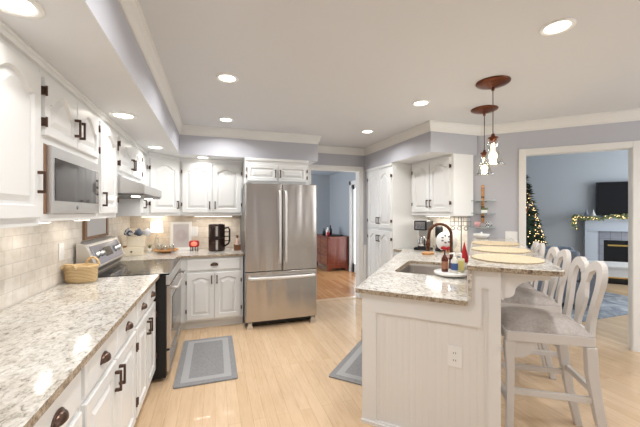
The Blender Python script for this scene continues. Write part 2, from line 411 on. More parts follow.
g = G().box(3.09, 3.12, 6.95, 7.04, 0, 2.17).box(3.09, 3.12, 5.46, 5.55, 0, 2.17).box(3.09, 3.12, 5.46, 7.04, 2.08, 2.17)
struct(g, 'trim_7', TRIM)
g = G()
for y0, y1 in ((5.55, 6.25), (6.25, 6.95)):
    g.box(3.14, 3.18, y0, y0+.09, 0, 2.08).box(3.14, 3.18, y1-.09, y1, 0, 2.08).box(3.14, 3.18, y0, y1, 0, .2).box(3.14, 3.18, y0, y1, 1.98, 2.08)
o = struct(g, 'door_1', TRIM); G().box(3.157, 3.163, 5.6, 6.9, .2, 1.98).out('pane', CLEAR, o)

window('added_window_4', 1.5, 1.3, (-.45, 6.7, .8), PI/2)  # unseen window added so daylight reaches the opposite dining wall
# living room shell (blue); local x = t, y = s
LH = 2.65
def rot(g): return g.xf(Matrix.Rotation(RZ, 4, 'Z'))
struct(rot(G().box(.08, 5.0, 8.27, 8.37, 0, LH)), 'wall_living_far', WALLB)
struct(rot(G().box(-.04, .08, 4.431, 8.37, 0, LH)), 'wall_living_left', WALLB)
struct(rot(G().box(5.0, 5.12, 4.431, 5.3, 0, LH).box(5.0, 5.12, 7.9, 8.37, 0, LH).box(5.0, 5.12, 5.3, 7.9, 0, .7).box(5.0, 5.12, 5.3, 7.9, 2.3, LH)), 'wall_living_right', WALLB)
struct(rot(G().box(-.04, 5.12, 4.35, 8.37, LH, LH+.08)), 'ceiling_living', CEILB)
struct(rot(G().box(-.04, 5.12, 4.35, 4.43, H, LH).box(.08, TD0-.07, 4.4205, 4.43, 0, H).box(TD1+.07, 5.0, 4.4205, 4.43, 0, H).box(TD0-.07, TD1+.07, 4.4205, 4.43, ZD+.07, H).box(3.05, 5.0, 4.35, 4.42, 0, H)), 'wall_living_near', WALLB)
window('window_3', 2.6, 1.6, ST(6.6, 5.06, .7), RZ+PI/2)
struct(rot(G().box(.08, 1.8, 8.25, 8.27, 0, .12)), 'baseboard_living', TRIM)

# backsplashes (tile on the walls)
struct(G().box(-1.08, -1.07, -.3, 4.75, .91, 1.62), 'wall_left_tile', TILEL)
struct(G().box(-1.07, .36, 4.74, 4.75, .91, 1.40), 'wall_far_tile', TILEB)
struct(G().box(2.99, 3.0, 3.16, 3.91, .91, 1.40), 'wall_right_tile', TILER)

def edges(g):
    for i, f in enumerate(g.f):
        if len({round(g.v[k][2], 4) for k in f}) > 1: g.m[i] = 1
    return g
# ------------------------------------------------------------ cabinets
def doorpanel(w_, h_, arch=0, th=.02, fr=.055):
    """raised-panel door, lower left at origin, front towards -y"""
    g = G(); N = 14 if arch else 1
    def lp(ins, y, a=None):
        x0, x1, z0 = ins, w_-ins, ins
        pts = [(x0, y, z0), (x1, y, z0)]
        top = h_-ins
        if a is None: a = 0
        sh = .08
        for k in range(N+1):
            u = 1-k/N
            if a and sh < u < 1-sh:
                q = (u-sh)/(1-2*sh); b = .5-.5*math.cos(2*PI*q); b = b**.62
            else: b = 0
            pts.append((x0+(x1-x0)*u, y, top-a*(1-b)))
        return pts
    A = arch
    L = [lp(0, 0), lp(0, -th+.004), lp(.004, -th), lp(fr, -th, A), lp(fr+.006, -th+.014, A), lp(fr+.016, -th+.014, A), lp(fr+.042, -th+.0005, A), ]
    g.loops(L, True, True); return g
def door(parent, x, z, w_, h_, arch=0, handle=None, hinge=None, hz=None, th=.02, fr=.055):
    d = doorpanel(w_, h_, arch, th, fr).out('door', WHITE, parent, (x, 0, z))
    if handle:
        hx = .028 if handle == 'l' else w_-.028
        hz = hz if hz is not None else .05
        L = .1
        g = G().box(hx-.006, hx+.006, -th-.03, -th-.02, hz, hz+L).box(hx-.008, hx+.008, -th-.022, -th, hz, hz+.014).box(hx-.008, hx+.008, -th-.022, -th, hz+L-.014, hz+L)
        g.out('handle', BRONZE, d, bevel=.002)
    if hinge:
        xx = -.006 if hinge == 'l' else w_+.006
        for zz in ((.09, h_-.13) if h_ > .4 else (.04, h_-.085)):
            g = G().box(xx-.007, xx+.007, -th-.003, -.001, zz, zz+.038).tube([(xx, -th-.004, zz-.004), (xx, -th-.004, zz+.042)], .005, 8)
            g.out('hinge', BRONZE, d)
    return d
def drawer(parent, x, z, w_, h_, th=.02, pull=True):
    g = G()
    def lp(i, y): return [(i, y, i), (w_-i, y, i), (w_-i, y, h_-i), (i, y, h_-i)]
    g.loops([lp(0, 0), lp(0, -th+.006), lp(.014, -th)], True, True)
    d = g.out('drawer', WHITE, parent, (x, 0, z))
    if pull:
        g = G(); cx, cz = w_/2, h_/2-.012; vs = []; fs = []; n = 12; mrow = 6
        for i in range(mrow+1):
            ph = PI/2*i/mrow
            for k in range(n+1):
                a = PI*k/n
                vs.append((cx+.042*math.cos(a)*math.cos(ph*.999), -th-.026*math.sin(ph)-.001, cz+.032*math.sin(a)*math.cos(ph*.75)))
        for i in range(mrow):
            for k in range(n):
                p = i*(n+1)+k; fs.append((p, p+1, p+n+2, p+n+1))
        g.add(vs, fs, True); g.box(cx-.044, cx+.044, -th-.004, -th, cz-.004, cz+.002)
        g.tube([(cx-.043*math.cos(PI*k/12), -th-.002, cz+.033*math.sin(PI*k/12)) for k in range(13)], .004, 6)
        g.out('cup_pull', BRONZE, d)
    return d
def cabinet(name, label, loc, rz, w_, depth, h_, group=None, toe=0, gap=.0):
    t = thing(name, label, 'cabinet', loc, rz, group)
    g = G().box(.001, w_-.001, 0, depth, toe, h_)
    if toe: g.box(.001, w_-.001, .06, depth, 0, toe)
    g.out('body', WHITE, t); return t
L90 = PI/2
# left run, base: front face x=-.47, local x = +Y
def base_left(y0, y1, label, open_near=False):
    w_ = y1-y0; c = cabinet('base_cabinet', label, (-.488, y0, 0), L90, w_, .58, .88, 'white base cabinets along the left wall', .1)
    hw = w_/2
    for k in (0, 1):
        x0 = .018 if k == 0 else hw+.006; ww = hw-.024
        drawer(c, x0, .715, ww, .145)
        door(c, x0, .125, ww, .565, 0, 'r' if k == 0 else 'l', 'l' if k == 0 else 'r', .42)
    return c
base_left(2.245, 2.925, 'white base cabinet right beside the range, far end of left run')
base_left(1.41, 2.243, 'white base cabinet, second from the range in the left run')
base_left(.57, 1.408, 'white base cabinet nearest the camera under the left worktop')
base_left(-.27, .568, 'white base cabinet at near end of the left run')
g = G().prism([(-1.068, -.3), (-.442, -.3), (-.442, 2.925), (-1.068, 2.925)], .88, .91)
edges(g).out('countertop', ['granite', 'chiselled_granite_edge'], bevel=.004, label='long speckled granite worktop on the left wall cabinets', cat='countertop')
g = G().prism([(-1.068, 3.85), (-.43, 3.85), (-.43, 4.0), (-.38, 4.055), (.343, 4.065), (.343, 4.738), (-1.068, 4.738)], .88, .91)
edges(g).out('countertop', ['granite', 'chiselled_granite_edge'], bevel=.004, label='granite worktop in the far left corner between range and refrigerator', cat='countertop')
# corner + back base cabinets
c = cabinet('base_cabinet', 'white base cabinet between range and refrigerator with two doors', (-.355, 4.10, 0), 0, .69, .635, .88, None, .1)
drawer(c, .03, .715, .63, .145)
door(c, .03, .125, .312, .565, .03, 'r', 'l', .43); door(c, .348, .125, .312, .565, .03, 'l', 'r', .43)
c = thing('corner_cabinet', 'plain white corner base cabinet filling the gap behind range', 'cabinet', (-1.06, 3.855, 0))
G().prism([(.01, .0), (.61, 0), (.61, .16), (.66, .245), (.704, .245), (.704, .88), (.01, .88)], .1, .88).out('body', WHITE, c)
G().prism([(.01, .0), (.55, 0), (.56, .3), (.704, .31), (.704, .88), (.01, .88)], 0, .1).out('toe_kick', WHITE, c)

# left run, uppers: front face x=-.75
def upper_left(y0, y1, label, z0=1.385, z1=2.128, depth=.30, doors=2, dz0=None, dz1=2.06, hl=None, hh=None):
    w_ = y1-y0; c = cabinet('wall_cabinet', label, (-.768, y0, z0), L90, w_, depth, z1-z0, 'white wall cabinets on the left wall')
    dz0 = (z0+.035 if dz0 is None else dz0)-z0; dh = dz1-z0-dz0
    if doors == 2:
        hw = w_/2
        door(c, .03, dz0, hw-.034, dh, .045 if dh > .4 else .055, 'r', 'l', hh); door(c, hw+.004, dz0, hw-.034, dh, .045 if dh > .4 else .055, 'l', 'r', hh)
    else: door(c, .03, dz0, w_-.06, dh, .055, hl or 'r', 'l' if hl == 'r' else 'r', hh, fr=.045 if w_ < .35 else .055)
    # small crown strip under the soffit
    G().box(0, w_, -.018, 0, z1-z0-.035, z1-z0).box(0, w_, -.028, 0, z1-z0-.012, z1-z0).out('crown_strip', WHITE, c)
    return c
upper_left(1.32, 1.785, 'large white arched-door wall cabinet nearest the camera, left edge', z0=1.368, doors=1, hl='r', hh=.11)
upper_left(.5, 1.318, 'white arched-door wall cabinet at near end of left run')
c = thing('wall_cabinet', 'white wall cabinet with two small arched doors holding the microwave', 'cabinet', (-.768, 1.787, 1.385), L90, 'white wall cabinets on the left wall')
w_ = .731
G().box(0, w_, 0, .30, .37, .743).box(0, w_, 0, .30, 0, .035).box(0, .031, 0, .30, .035, .37).box(w_-.016, w_, 0, .30, .035, .37).box(.016, w_-.016, .285, .30, .035, .37).out('body', WHITE, c)
G().box(.0315, .057, -.001, .299, .036, .369).out('side_lining', BROWNW, c, label='bare brown wood edge')
door(c, .012, .405, .345, .27, .075, 'r', 'l', .06, fr=.04); door(c, .365, .405, .345, .27, .075, 'l', 'r', .06, fr=.04)
G().box(0, w_, -.018, 0, .708, .743).box(0, w_, -.028, 0, .731, .743).out('crown_strip', WHITE, c)
upper_left(2.52, 2.958, 'narrow tall white wall cabinet between microwave and range hood', doors=1, hl='l', hh=.05)
upper_left(2.96, 3.85, 'short white wall cabinet with two small doors above the hood', z0=1.745, dz0=1.775, hh=.05)
upper_left(3.852, 4.098, 'very narrow white wall cabinet past the range hood', doors=1, hl='l', hh=.05)
# diagonal corner upper
c = thing('corner_cabinet', 'white diagonal corner wall cabinet left of the back wall cabinets', 'cabinet', (-.75, 4.10, 1.385), PI/4)
dl = math.hypot(.32, .32)
G().prism([((q[0]+.75+q[1]-4.10)*R2, (-(q[0]+.75)+q[1]-4.10)*R2) for q in ((-.75, 4.10), (-.43, 4.42), (-.43, 4.738), (-1.067, 4.738), (-1.067, 4.10))], 0, .743).out('body', WHITE, c)
door(c, .03, .035, dl-.06, .64, .045, 'r', 'l', .05)
G().box(.01, dl-.01, -.018, 0, .708, .743).out('crown_strip', WHITE, c)
# back uppers, front y=4.42
c = cabinet('wall_cabinet', 'white two-door arched wall cabinet on the back wall left of refrigerator', (-.428, 4.42, 1.385), 0, .786, .318, .743)
door(c, .025, .035, .362, .64, .045, 'r', 'l', .05); door(c, .399, .035, .362, .64, .045, 'l', 'r', .05)
G().box(0, .786, -.018, 0, .708, .743).out('crown_strip', WHITE, c)
# above refrigerator
c = cabinet('wall_cabinet', 'wide shallow white two-door cabinet above the refrigerator', (.36, 4.12, 1.80), 0, .845, .62, .328)
door(c, .025, .03, .39, .215, .0, 'r', 'l', .05, fr=.045); door(c, .425, .03, .39, .215, .0, 'l', 'r', .05, fr=.045)
G().box(0, .845, -.018, 0, .293, .328).out('crown_strip', WHITE, c)
# pantry
c = cabinet('pantry_cabinet', 'tall white pantry with arched doors beside the dining doorway', (2.39, 4.74, 0), -L90, .826, .6, 2.128, None, .08)
for z0, hh_, q in ((1.19, .87, .06), (.12, 1.03, .86)):
    a_ = .06
    door(c, .1, z0, .345, hh_, a_, 'r', 'l', q); door(c, .455, z0, .345, hh_, a_, 'l', 'r', q)
G().box(0, .826, -.018, 0, 2.093, 2.128).out('crown_strip', WHITE, c)
# right uppers
c = cabinet('wall_cabinet', 'white two-door wall cabinet above the coffee maker', (2.695, 3.908, 1.385), -L90, .85, .295, .743)
door(c, .05, .045, .37, .665, .05, 'r', 'l', .06); door(c, .43, .045, .37, .665, .05, 'l', 'r', .06)
c = cabinet('base_cabinet', 'white base cabinet under the coffee maker beside the pantry', (2.42, 3.908, 0), -L90, .35, .57, .88, None, .1)
drawer(c, .02, .715, .31, .145); door(c, .02, .125, .31, .565, 0, 'l', 'r', .42)

# under-cabinet light strips
def strip(label, loc, rz, L, power):
    t = thing('under_cabinet_light', label, 'light', loc, rz, 'under-cabinet strip lights')
    G().box(-L/2, L/2, -.02, .02, -.014, 0).out('housing', PLASTIC, t)
    G().box(-L/2+.01, L/2-.01, -.014, .014, -.017, -.0145).out('diffuser', STRIP, t)
    area('strip_lamp', (0, 0, -.02), (0, 0, 0), L, .03, power, (1, .95, .88), t)
strip('strip light under the back wall cabinet by the refrigerator', (-.02, 4.56, 1.384), 0, .5, 1.7)
strip('strip light under the wall cabinet above the coffee maker', (2.82, 3.48, 1.384), L90, .5, 3.2)
strip('strip light under the microwave cabinet', (-.93, 2.2, 1.384), L90, .12, .5)
strip('strip light under the narrow cabinet beside the hood', (-.93, 2.76, 1.384), L90, .22, .6)
strip('strip light under the diagonal corner cabinet', (-.75, 4.45, 1.384), PI/4, .3, .7)

# ------------------------------------------------------------ appliances
# refrigerator
t = thing('refrigerator', 'stainless steel french-door refrigerator with bottom freezer drawer', 'refrigerator', (.345, 3.90, 0))
G().box(.0, .91, .075, .30, .03, 1.775).box(0, .91, .3, .80, .03, 1.74).out('body', STEELD, t)
def fdoor(x0, x1, z0, z1, name):
    pts = []; n = 8
    for k in range(n+1):
        u = k/n; pts.append((x0+(x1-x0)*u, .012*(2*u-1)**2 if name == 'freezer_drawer' else .0))
    pts = [(x0, .012), (x0+.012, 0), (x1-.012, 0), (x1, .012), (x1, .07), (x0, .07)]
    return G().prism(pts, z0, z1).out(name, STEEL, t, bevel=.004)
d1 = fdoor(.0, .4525, .70, 1.78, 'door'); d2 = fdoor(.4575, .91, .70, 1.78, 'door'); d3 = fdoor(0, .91, .085, .69, 'freezer_drawer')
for d, x in ((d1, .418), (d2, .492)):
    g = G().tube([(x, -.0, .80), (x, -.045, .80), (x, -.058, .86), (x, -.06, 1.15), (x, -.058, 1.6), (x, -.045, 1.69), (x, 0, 1.69)], .015, 10)
    g.out('handle', HSTEEL, d)
pts = [(.05, 0, .62), (.05, -.045, .622)]+[(.07+.77*k/8, -.056-.012*math.sin(PI*k/8), .622-.0*k) for k in range(9)]+[(.86, -.045, .622), (.86, 0, .62)]
G().tube(pts, .02, 10).out('handle', HSTEEL, d3)
G().box(.02, .89, .06, .5, .03, .08).out('base_grille', BLACKM, t)
for x in (.02, .82): G().box(x, x+.07, -.005, .06, 0, .04).box(x+.01, x+.06, .0, .05, .0, .075).out('foot', STEELP, t)
for x in (0.01, .84): G().box(x, x+.06, .03, .09, 1.776, 1.79).out('hinge_cover', STEELD, t)
G().box(.4527, .4573, .045, .07, .70, 1.775).out('door_gasket', DARKIN, t)
G().box(.01, .90, .03, .07, .6905, .6995).out('drawer_gasket', DARKIN, t)

# range
RY0, RY1 = 2.932, 3.842
t = thing('range', 'stainless steel electric range with black glass cooktop', 'range', (-1.06, RY0, 0)); RW = RY1-RY0
G().box(.0, .665, 0, RW, .03, .895).out('body', BLACKM, t)
g = G().box(.666, .70, .01, RW-.01, .27, .80)
d = g.out('oven_door', STEEL, t, bevel=.004)
G().box(.7005, .703, .14, RW-.14, .40, .68).out('window', BLACK, d, label='dark oven window')
G().tube([(.70, .07, .775), (.745, .07, .775), (.75, .10, .775), (.75, RW-.10, .775), (.745, RW-.07, .775), (.70, RW-.07, .775)], .013, 10).out('handle', STEELP, d)
d = G().box(.666, .695, .01, RW-.01, .075, .255).out('warming_drawer', STEEL, t, bevel=.004)
G().box(.696, .712, .2, RW-.2, .215, .232).out('handle', STEELP, d)
G().box(.60, .695, .005, RW-.005, .81, .896).out('front_rail', STEELP, t, bevel=.008)
o = G().box(.09, .69, .004, RW-.004, .897, .912).out('cooktop', BLACK, t, bevel=.003)
for cx, cy, r in ((.24, .24, .1), (.24, .66, .08), (.5, .24, .08), (.5, .66, .11)):
    G().lathe([(r, 0), (r, .0006), (r-.006, .0006), (r-.006, 0)], cx, cy, 32, .9122).out('burner_ring', STEELD, o)
g = G().prism_ax([(.01, .896), (.115, .896), (.115, .93), (.155, .975), (.075, 1.165), (.03, 1.18), (.01, 1.18)], .05, RW, 'y')
bp = g.out('control_panel', STEELP, t, bevel=.004)
nrm = Vector((.19, 0, .08)).normalized()
def on_panel(y, u, off=0):
    p = Vector((.155, 0, .975)).lerp(Vector((.075, 0, 1.165)), u); return Vector((p.x, y, p.z))+nrm*off
for nm, y0, y1, mt in (('glass_panel', .10, RW-.05, mat('panel_grey_blue', (140, 140, 150), .15)), ('display', .36, .56, BLACK)):
    o_ = .0005 if nm == 'glass_panel' else .0026
    u0, u1 = (.08, .9) if nm == 'glass_panel' else (.3, .7)
    q = [on_panel(y0, u0, o_), on_panel(y1, u0, o_), on_panel(y1, u1, o_), on_panel(y0, u1, o_)]
    q2 = [p+nrm*.002 for p in q]
    G().add(q+q2, [(3, 2, 1, 0), (4, 5, 6, 7), (0, 1, 5, 4), (1, 2, 6, 5), (2, 3, 7, 6), (3, 0, 4, 7)]).out(nm, mt, bp)
for y in (.17, .28, .67, .79):
    p = on_panel(y, .5, .003); G().tube([p, p+nrm*.012, p+nrm*.014, p+nrm*.03], [.030, .028, .021, .019], 16).out('knob', STEELP, bp)
# hood
t = thing('range_hood', 'stainless steel range hood under the short wall cabinet', 'hood', (-1.06, 2.965, 1.565)); HW = .878
g = G().prism_ax([(0, .02), (.50, .02), (.50, .095), (.33, .165), (0, .165)], 0, HW, 'y'); g.out('canopy', STEELP, t, bevel=.003)
G().box(.02, .49, .015, HW-.015, .005, .0195).out('filter', STEELD, t)
for y in (.16, .72):
    G().cyl(.40, y, -.004, .004, .035, 20).out('hood_light', STRIP, t)
    area('hood_lamp', (.40, y, -.01), (0, 0, 0), .07, .07, .9, (1, .97, .93), t)
# microwave
t = thing('microwave', 'stainless built-in microwave in the left wall cabinet', 'microwave', (-.768, 1.846, 1.421), L90); MW = .654
G().box(0, MW, .012, .28, 0, .332).out('body', STEELD, t)
d = G().box(0, MW, -.02, .011, 0, .332).out('door', STEELP, t, bevel=.003)
G().box(.035, .585, -.0225, -.0205, .065, .275).out('window', mat('microwave_glass', (48, 42, 40), .05, spec=.8), d, label='dark glass window')
p_ = G().box(.59, .64, -.0225, -.0205, .065, .275).out('control_strip', mat('microwave_controls', (150, 146, 142), .2, .6), d)
G().tube([(.30, -.0205, .035), (.30, -.0225, .035)], .012, 16).out('badge', STEELD, d)
for k in range(3): G().box(.602, .628, -.0245, -.0227, .12+k*.045, .132+k*.045).out('button', BLACKM, p_)

# ------------------------------------------------------------ peninsula (local x = t, y = s)
def wing(name, label, cat, s, t_, z=0, group=None): return thing(name, label, cat, ST(s, t_, z), RZ, group)
PS0 = 2.06
t = wing('kitchen_peninsula', 'white panelled peninsula with raised bar wall and beadboard end', 'peninsula', PS0, -.709)
LEN = 4.349-PS0
# cabinet carcass and bar wall, origin at s=PS0, t=-.709
G().box(.02, .66, .03, 2.06, .1, .66).box(.08, .66, .03, 2.06, 0, .1).box(.02, .034, .03, 2.06, .66, .879).box(.645, .66, .03, 2.06, .66, .879).box(.034, .645, .03, .66, .66, .879).box(.034, .645, 1.43, 2.06, .66, .879).out('cabinet_body', WHITE, t)
G().box(.68, .827, .03, LEN-.003, 0, 1.088).out('bar_wall', BEAD, t)
# end panel: beadboard + frame
g = G()
x = .0
bw = .040
nb = int(.827/bw)
prof = [(0, .02)]
for k in range(21):
    a_ = k*.0394; prof += [(a_+.001, .012), (a_+.0335, .012), (a_+.0345, .0135), (a_+.0365, .0135)]
prof += [(.827, .012), (.827, .029), (0, .029)]
prof = [(0, .029), (0, .012)] + [q for q in prof[1:-3] if 0 < q[0] < .826] + [(.827, .012), (.827, .029)]
g.prism([(a_, b_) for a_, b_ in prof], .0, .879)
g.out('beadboard_panel', BEAD, t)
g = G().box(.68, .827, .012, .029, .879, 1.088)
g.out('upper_panel', BEAD, t)
f = G().box(0, .098, -.0, .012, 0, .879).box(.098, .652, 0, .012, .755, .879).box(.652, .73, 0, .012, .755, 1.088).box(.73, .827, 0, .012, .985, 1.088).box(.765, .827, 0, .012, 0, .985).box(.098, .765, 0, .012, 0, .03)
f.out('panel_frame', CREAM, t)
G().box(-.002, .83, -.016, -.0005, 0, .02).out('shoe_moulding', CREAM, t)
for k in range(3):
    dx = .05+k*.67
    dd = doorpanel(.60, .565, 0)
    dd.xf(Matrix.Translation((.02, dx, .125)) @ Matrix.Rotation(-PI/2, 4, 'Z') @ Matrix.Translation((-.60, 0, 0)))
    o = dd.out('door', WHITE, t)
    G().box(-.03, -.02, dx+.03, dx+.042, .5, .6).box(-.022, .0, dx+.03, dx+.042, .5, .514).box(-.022, 0, dx+.03, dx+.042, .586, .6).out('handle', BRONZE, o)
# corbels
def corbel(s):
    pts = [(0, 0), (0, -.16), (.012, -.165)]
    for k in range(9):
        a_ = PI/2*k/8; pts.append((.02+.05*math.sin(a_), -.15+.04*(1-math.cos(a_))))
    for k in range(1, 9):
        a_ = PI/2*k/8; pts.append((.07+.13*(1-math.cos(a_)), -.11+.075*math.sin(a_)))
    pts += [(.235, -.03), (.235, 0)]
    G().prism_ax([(x_+.8275, z_+1.088) for x_, z_ in pts], s, s+.05, 'y').out('corbel', CREAM, t)
corbel(.03); corbel(1.15); corbel(2.0)
# outlet on the end panel
def outlet(label, loc, rz, w_=.08, h_=.125, kind='outlet', slots=1, group=None):
    t = thing('outlet' if kind == 'outlet' else 'light_switch', label, kind, loc, rz, group)
    G().box(-w_/2, w_/2, -.006, 0, -h_/2, h_/2).out('cover_plate', PLASTIC, t, bevel=.002)
    if kind == 'outlet':
        for dz in (-.022, .022):
            s_ = G().box(-.016, .016, -.009, -.0062, dz-.014, dz+.014).out('socket', PLASTIC, t, bevel=.003)
            for dx in (-.006, .006): G().box(dx-.0015, dx+.0015, -.0098, -.0092, dz-.003, dz+.007).out('slot', BLACKM, s_)
    else:
        for k in range(slots):
            x = (k-(slots-1)/2)*.046
            G().box(x-.016, x+.016, -.009, -.0062, -.033, .033).out('rocker', PLASTIC, t, bevel=.002)
outlet('white outlet on the beadboard end of the peninsula', ST(PS0+.0115, -.125, .555), RZ)
outlet('white switch plate on the left wall tile above the basket', (-1.0695, 2.78, 1.14), L90, .08, .125, 'switch')
outlet('white outlet on the back tile behind the red lantern', (-.28, 4.7395, 1.16), 0, .1, .13, 'switch', 2)
outlet('white double switch plate on grey wall beside the living room opening', ST(4.3485, .355, 1.135), RZ, .125, .13, 'switch', 2)

# peninsula worktop with sink cut-out
def S2(s, t_): x, y, _ = ST(s, t_); return (x, y)
def rrect(s0, s1, t0, t1, r, n=5):
    out = []
    for cs, ct, a0 in ((s1-r, t1-r, 0), (s0+r, t1-r, PI/2), (s0+r, t0+r, PI), (s1-r, t0+r, 3*PI/2)):
        for k in range(n+1):
            a_ = a0+PI/2*k/n; out.append((cs+r*math.cos(a_), ct+r*math.sin(a_)))
    return out
SK = (2.74, 3.46, -.66, -.27)
hole = [S2(a_, b_) for a_, b_ in rrect(*SK, .07)]
outer = [S2(2.03, -.748), S2(2.03, -.052), (ST(4.346, -.052)[0], ST(4.346, -.052)[1]), (2.985, 3.16), (2.985, 3.905), (2.40, 3.905), (2.40, 3.69), S2(3.6, -.872), S2(2.5, -.787)]
g = G().prism(outer, .88, .91, [hole])
edges(g).out('countertop', ['granite', 'chiselled_granite_edge'], bevel=.003, label='granite sink worktop running from peninsula end to the pantry', cat='countertop')
# granite splash
g = rot(G().box(-.051, -.0305, 2.035, 4.347, .9105, 1.0895)); g.out('granite_splash', 'granite_bar', label='granite upstand strip between sink worktop and raised bar', cat='backsplash')
# bar top
bar = [(2.03, -.056), (2.03, .36), (2.045, .40), (2.08, .415), (3.0, .39), (4.347, .36), (4.347, -.056)]
g = G().prism([S2(*q) for q in bar], 1.09, 1.12)
edges(g).out('raised_counter', ['granite_bar', 'chiselled_granite_edge'], bevel=.006, label='raised granite breakfast bar top on the peninsula', cat='countertop')
# sink basin
t = wing('sink', 'undermount stainless sink set in the granite peninsula', 'sink', 3.1, -.465, .88)
def rl(ins, z, r=.07): return [(b_+.465, a_-3.1, z) for a_, b_ in rrect(SK[0]+ins, SK[1]-ins, SK[2]+ins, SK[3]-ins, r)]
G().loops([rl(-.012, -.0005), rl(.0, -.0005), rl(.004, -.02), rl(.008, -.17), rl(.03, -.19), rl(.2, -.195, .01)], True).out('basin', mat('sink_steel', (205, 200, 195), .33, 1), t)
G().cyl(0, 0, -.1955, -.19, .045).out('drain', STEELD, t)
# faucet
t = wing('faucet', 'tall bronze gooseneck kitchen faucet arching over the sink', 'faucet', 3.05, -.212, .91)
G().lathe([(.001, 0), (.03, 0), (.03, .012), (.022, .02), (.019, .08), (.015, .10), (.001, .10)]).out('base', FAUC, t)
pts = [(0, 0, .08), (0, 0, .28)]
R_ = .095
for k in range(13):
    a_ = PI*k/12; pts.append((-R_+R_*math.cos(a_), 0, .315+R_*math.sin(a_)))
pts.append((-2*R_-.005, 0, .26))
G().tube(pts, .0135, 14).out('gooseneck', FAUC, t)
G().tube([(-2*R_-.005, 0, .27), (-2*R_-.008, 0, .235), (-2*R_-.01, 0, .16)], [.014, .019, .017], 14).out('spray_head', FAUC, t)
G().tube([(.0, -.018, .075), (.0, -.045, .085), (-.01, -.10, .12)], [.011, .008, .006], 10).out('lever', BRONZE, t)

# ------------------------------------------------------------ pendants and downlights
def pendant(s, tt, label):
    t = wing('pendant_light', label, 'lamp', s, tt, H, 'pendant lights over the bar')
    G().lathe([(.001, 0), (.125, 0), (.127, -.008), (.12, -.016), (.085, -.03), (.04, -.04), (.03, -.045), (.001, -.046)][::-1], 0, 0, 36).out('canopy', COPPER, t)
    G().tube([(0, 0, -.04), (0, 0, -.07)], .012, 10).out('cord_grip', COPPER, t)
    G().tube([(0, 0, -.06), (0, 0, -.43)], .0035, 8).out('cord', BRONZE, t)
    G().lathe([(.001, -.415), (.012, -.42), (.016, -.44), (.038, -.447), (.04, -.455), (.028, -.462), (.028, -.472), (.036, -.478), (.03, -.487), (.024, -.50), (.001, -.50)][::-1], 0, 0, 24).out('socket_cap', COPPER, t)
    pr = [(.034, -.478), (.044, -.49), (.045, -.51), (.037, -.53), (.042, -.56), (.055, -.60), (.072, -.65), (.09, -.672)]
    G().lathe(pr+[(r-.003, z) for r, z in pr[::-1]], 0, 0, 32).out('glass_shade', GLASS, t)
    b = G().ball((0, 0, -.60), (.032, .032, .038), 16).tube([(0, 0, -.50), (0, 0, -.57)], .014, 12).out('bulb', BULB, t)
    l = bpy.data.lights.new('pendant_lamp', 'POINT'); l.energy = 3.5; l.color = (1, .86, .66); l.shadow_soft_size = .04
    o = bpy.data.objects.new('pendant_lamp', l); COL.objects.link(o); o.parent = t; o.location = (0, 0, -.70)
pendant(2.90, .11, 'nearer glass bell pendant lamp over the bar')
pendant(3.62, .06, 'farther glass bell pendant lamp over the bar')
def downlight(x, y, z, r, label, power, group='recessed ceiling lights'):
    t = thing('recessed_light', label, 'light', (x, y, z), 0, group)
    G().lathe([(r, 0), (r*1.0, -.006), (r*.86, -.010), (r*.72, -.004), (r*.70, -.0005)], 0, 0, 40).out('trim_ring', PLASTIC, t)
    G().cyl(0, 0, -.004, -.0005, r*.70, 32).out('lens', LENS, t)
    l = bpy.data.lights.new('downlight_lamp', 'AREA'); l.shape = 'DISK'; l.size = r*1.35; l.energy = power; l.color = WARM; l.spread = math.radians(150)
    o = bpy.data.objects.new('downlight_lamp', l); COL.objects.link(o); o.parent = t; o.location = (0, 0, -.013)
CP = 11
for x, y, lab in ((.09, 2.57, 'recessed ceiling light in front of the refrigerator, nearer of the left pair'), (.115, 3.73, 'recessed ceiling light nearest the back soffit, left side'),
                  (1.88, 3.70, 'small recessed ceiling light nearest the dining doorway'), (1.88, 2.57, 'recessed ceiling light left of the pendant lamps'),
                  (1.84, 1.27, 'recessed ceiling light at top right, nearest the camera'), (.09, 1.27, 'recessed ceiling light above the left floor area near camera'),
                  (3.4, .9, 'recessed ceiling light behind the bar stools'), (.5, -.5, 'added unseen ceiling light behind the camera, left one'), (2.1, -.4, 'added unseen ceiling light behind the camera, right one')):  # last two are unseen, added to light the peninsula face and near cabinets
    downlight(x, y, H, .085, lab, CP)
SP = 1.7
for x, y, lab in ((-.645, 1.32, 'soffit downlight at the top left corner of the photo'), (-.63, 2.61, 'soffit downlight above the narrow cabinet by the hood'),
                  (-.61, 3.78, 'soffit downlight above the far left corner cabinets'), (-.15, 4.29, 'soffit downlight above the back wall cabinets'), (-.61, .2, 'soffit downlight over the near end of left worktop')):
    downlight(x, y, SZ, .085, lab, SP, 'soffit downlights')

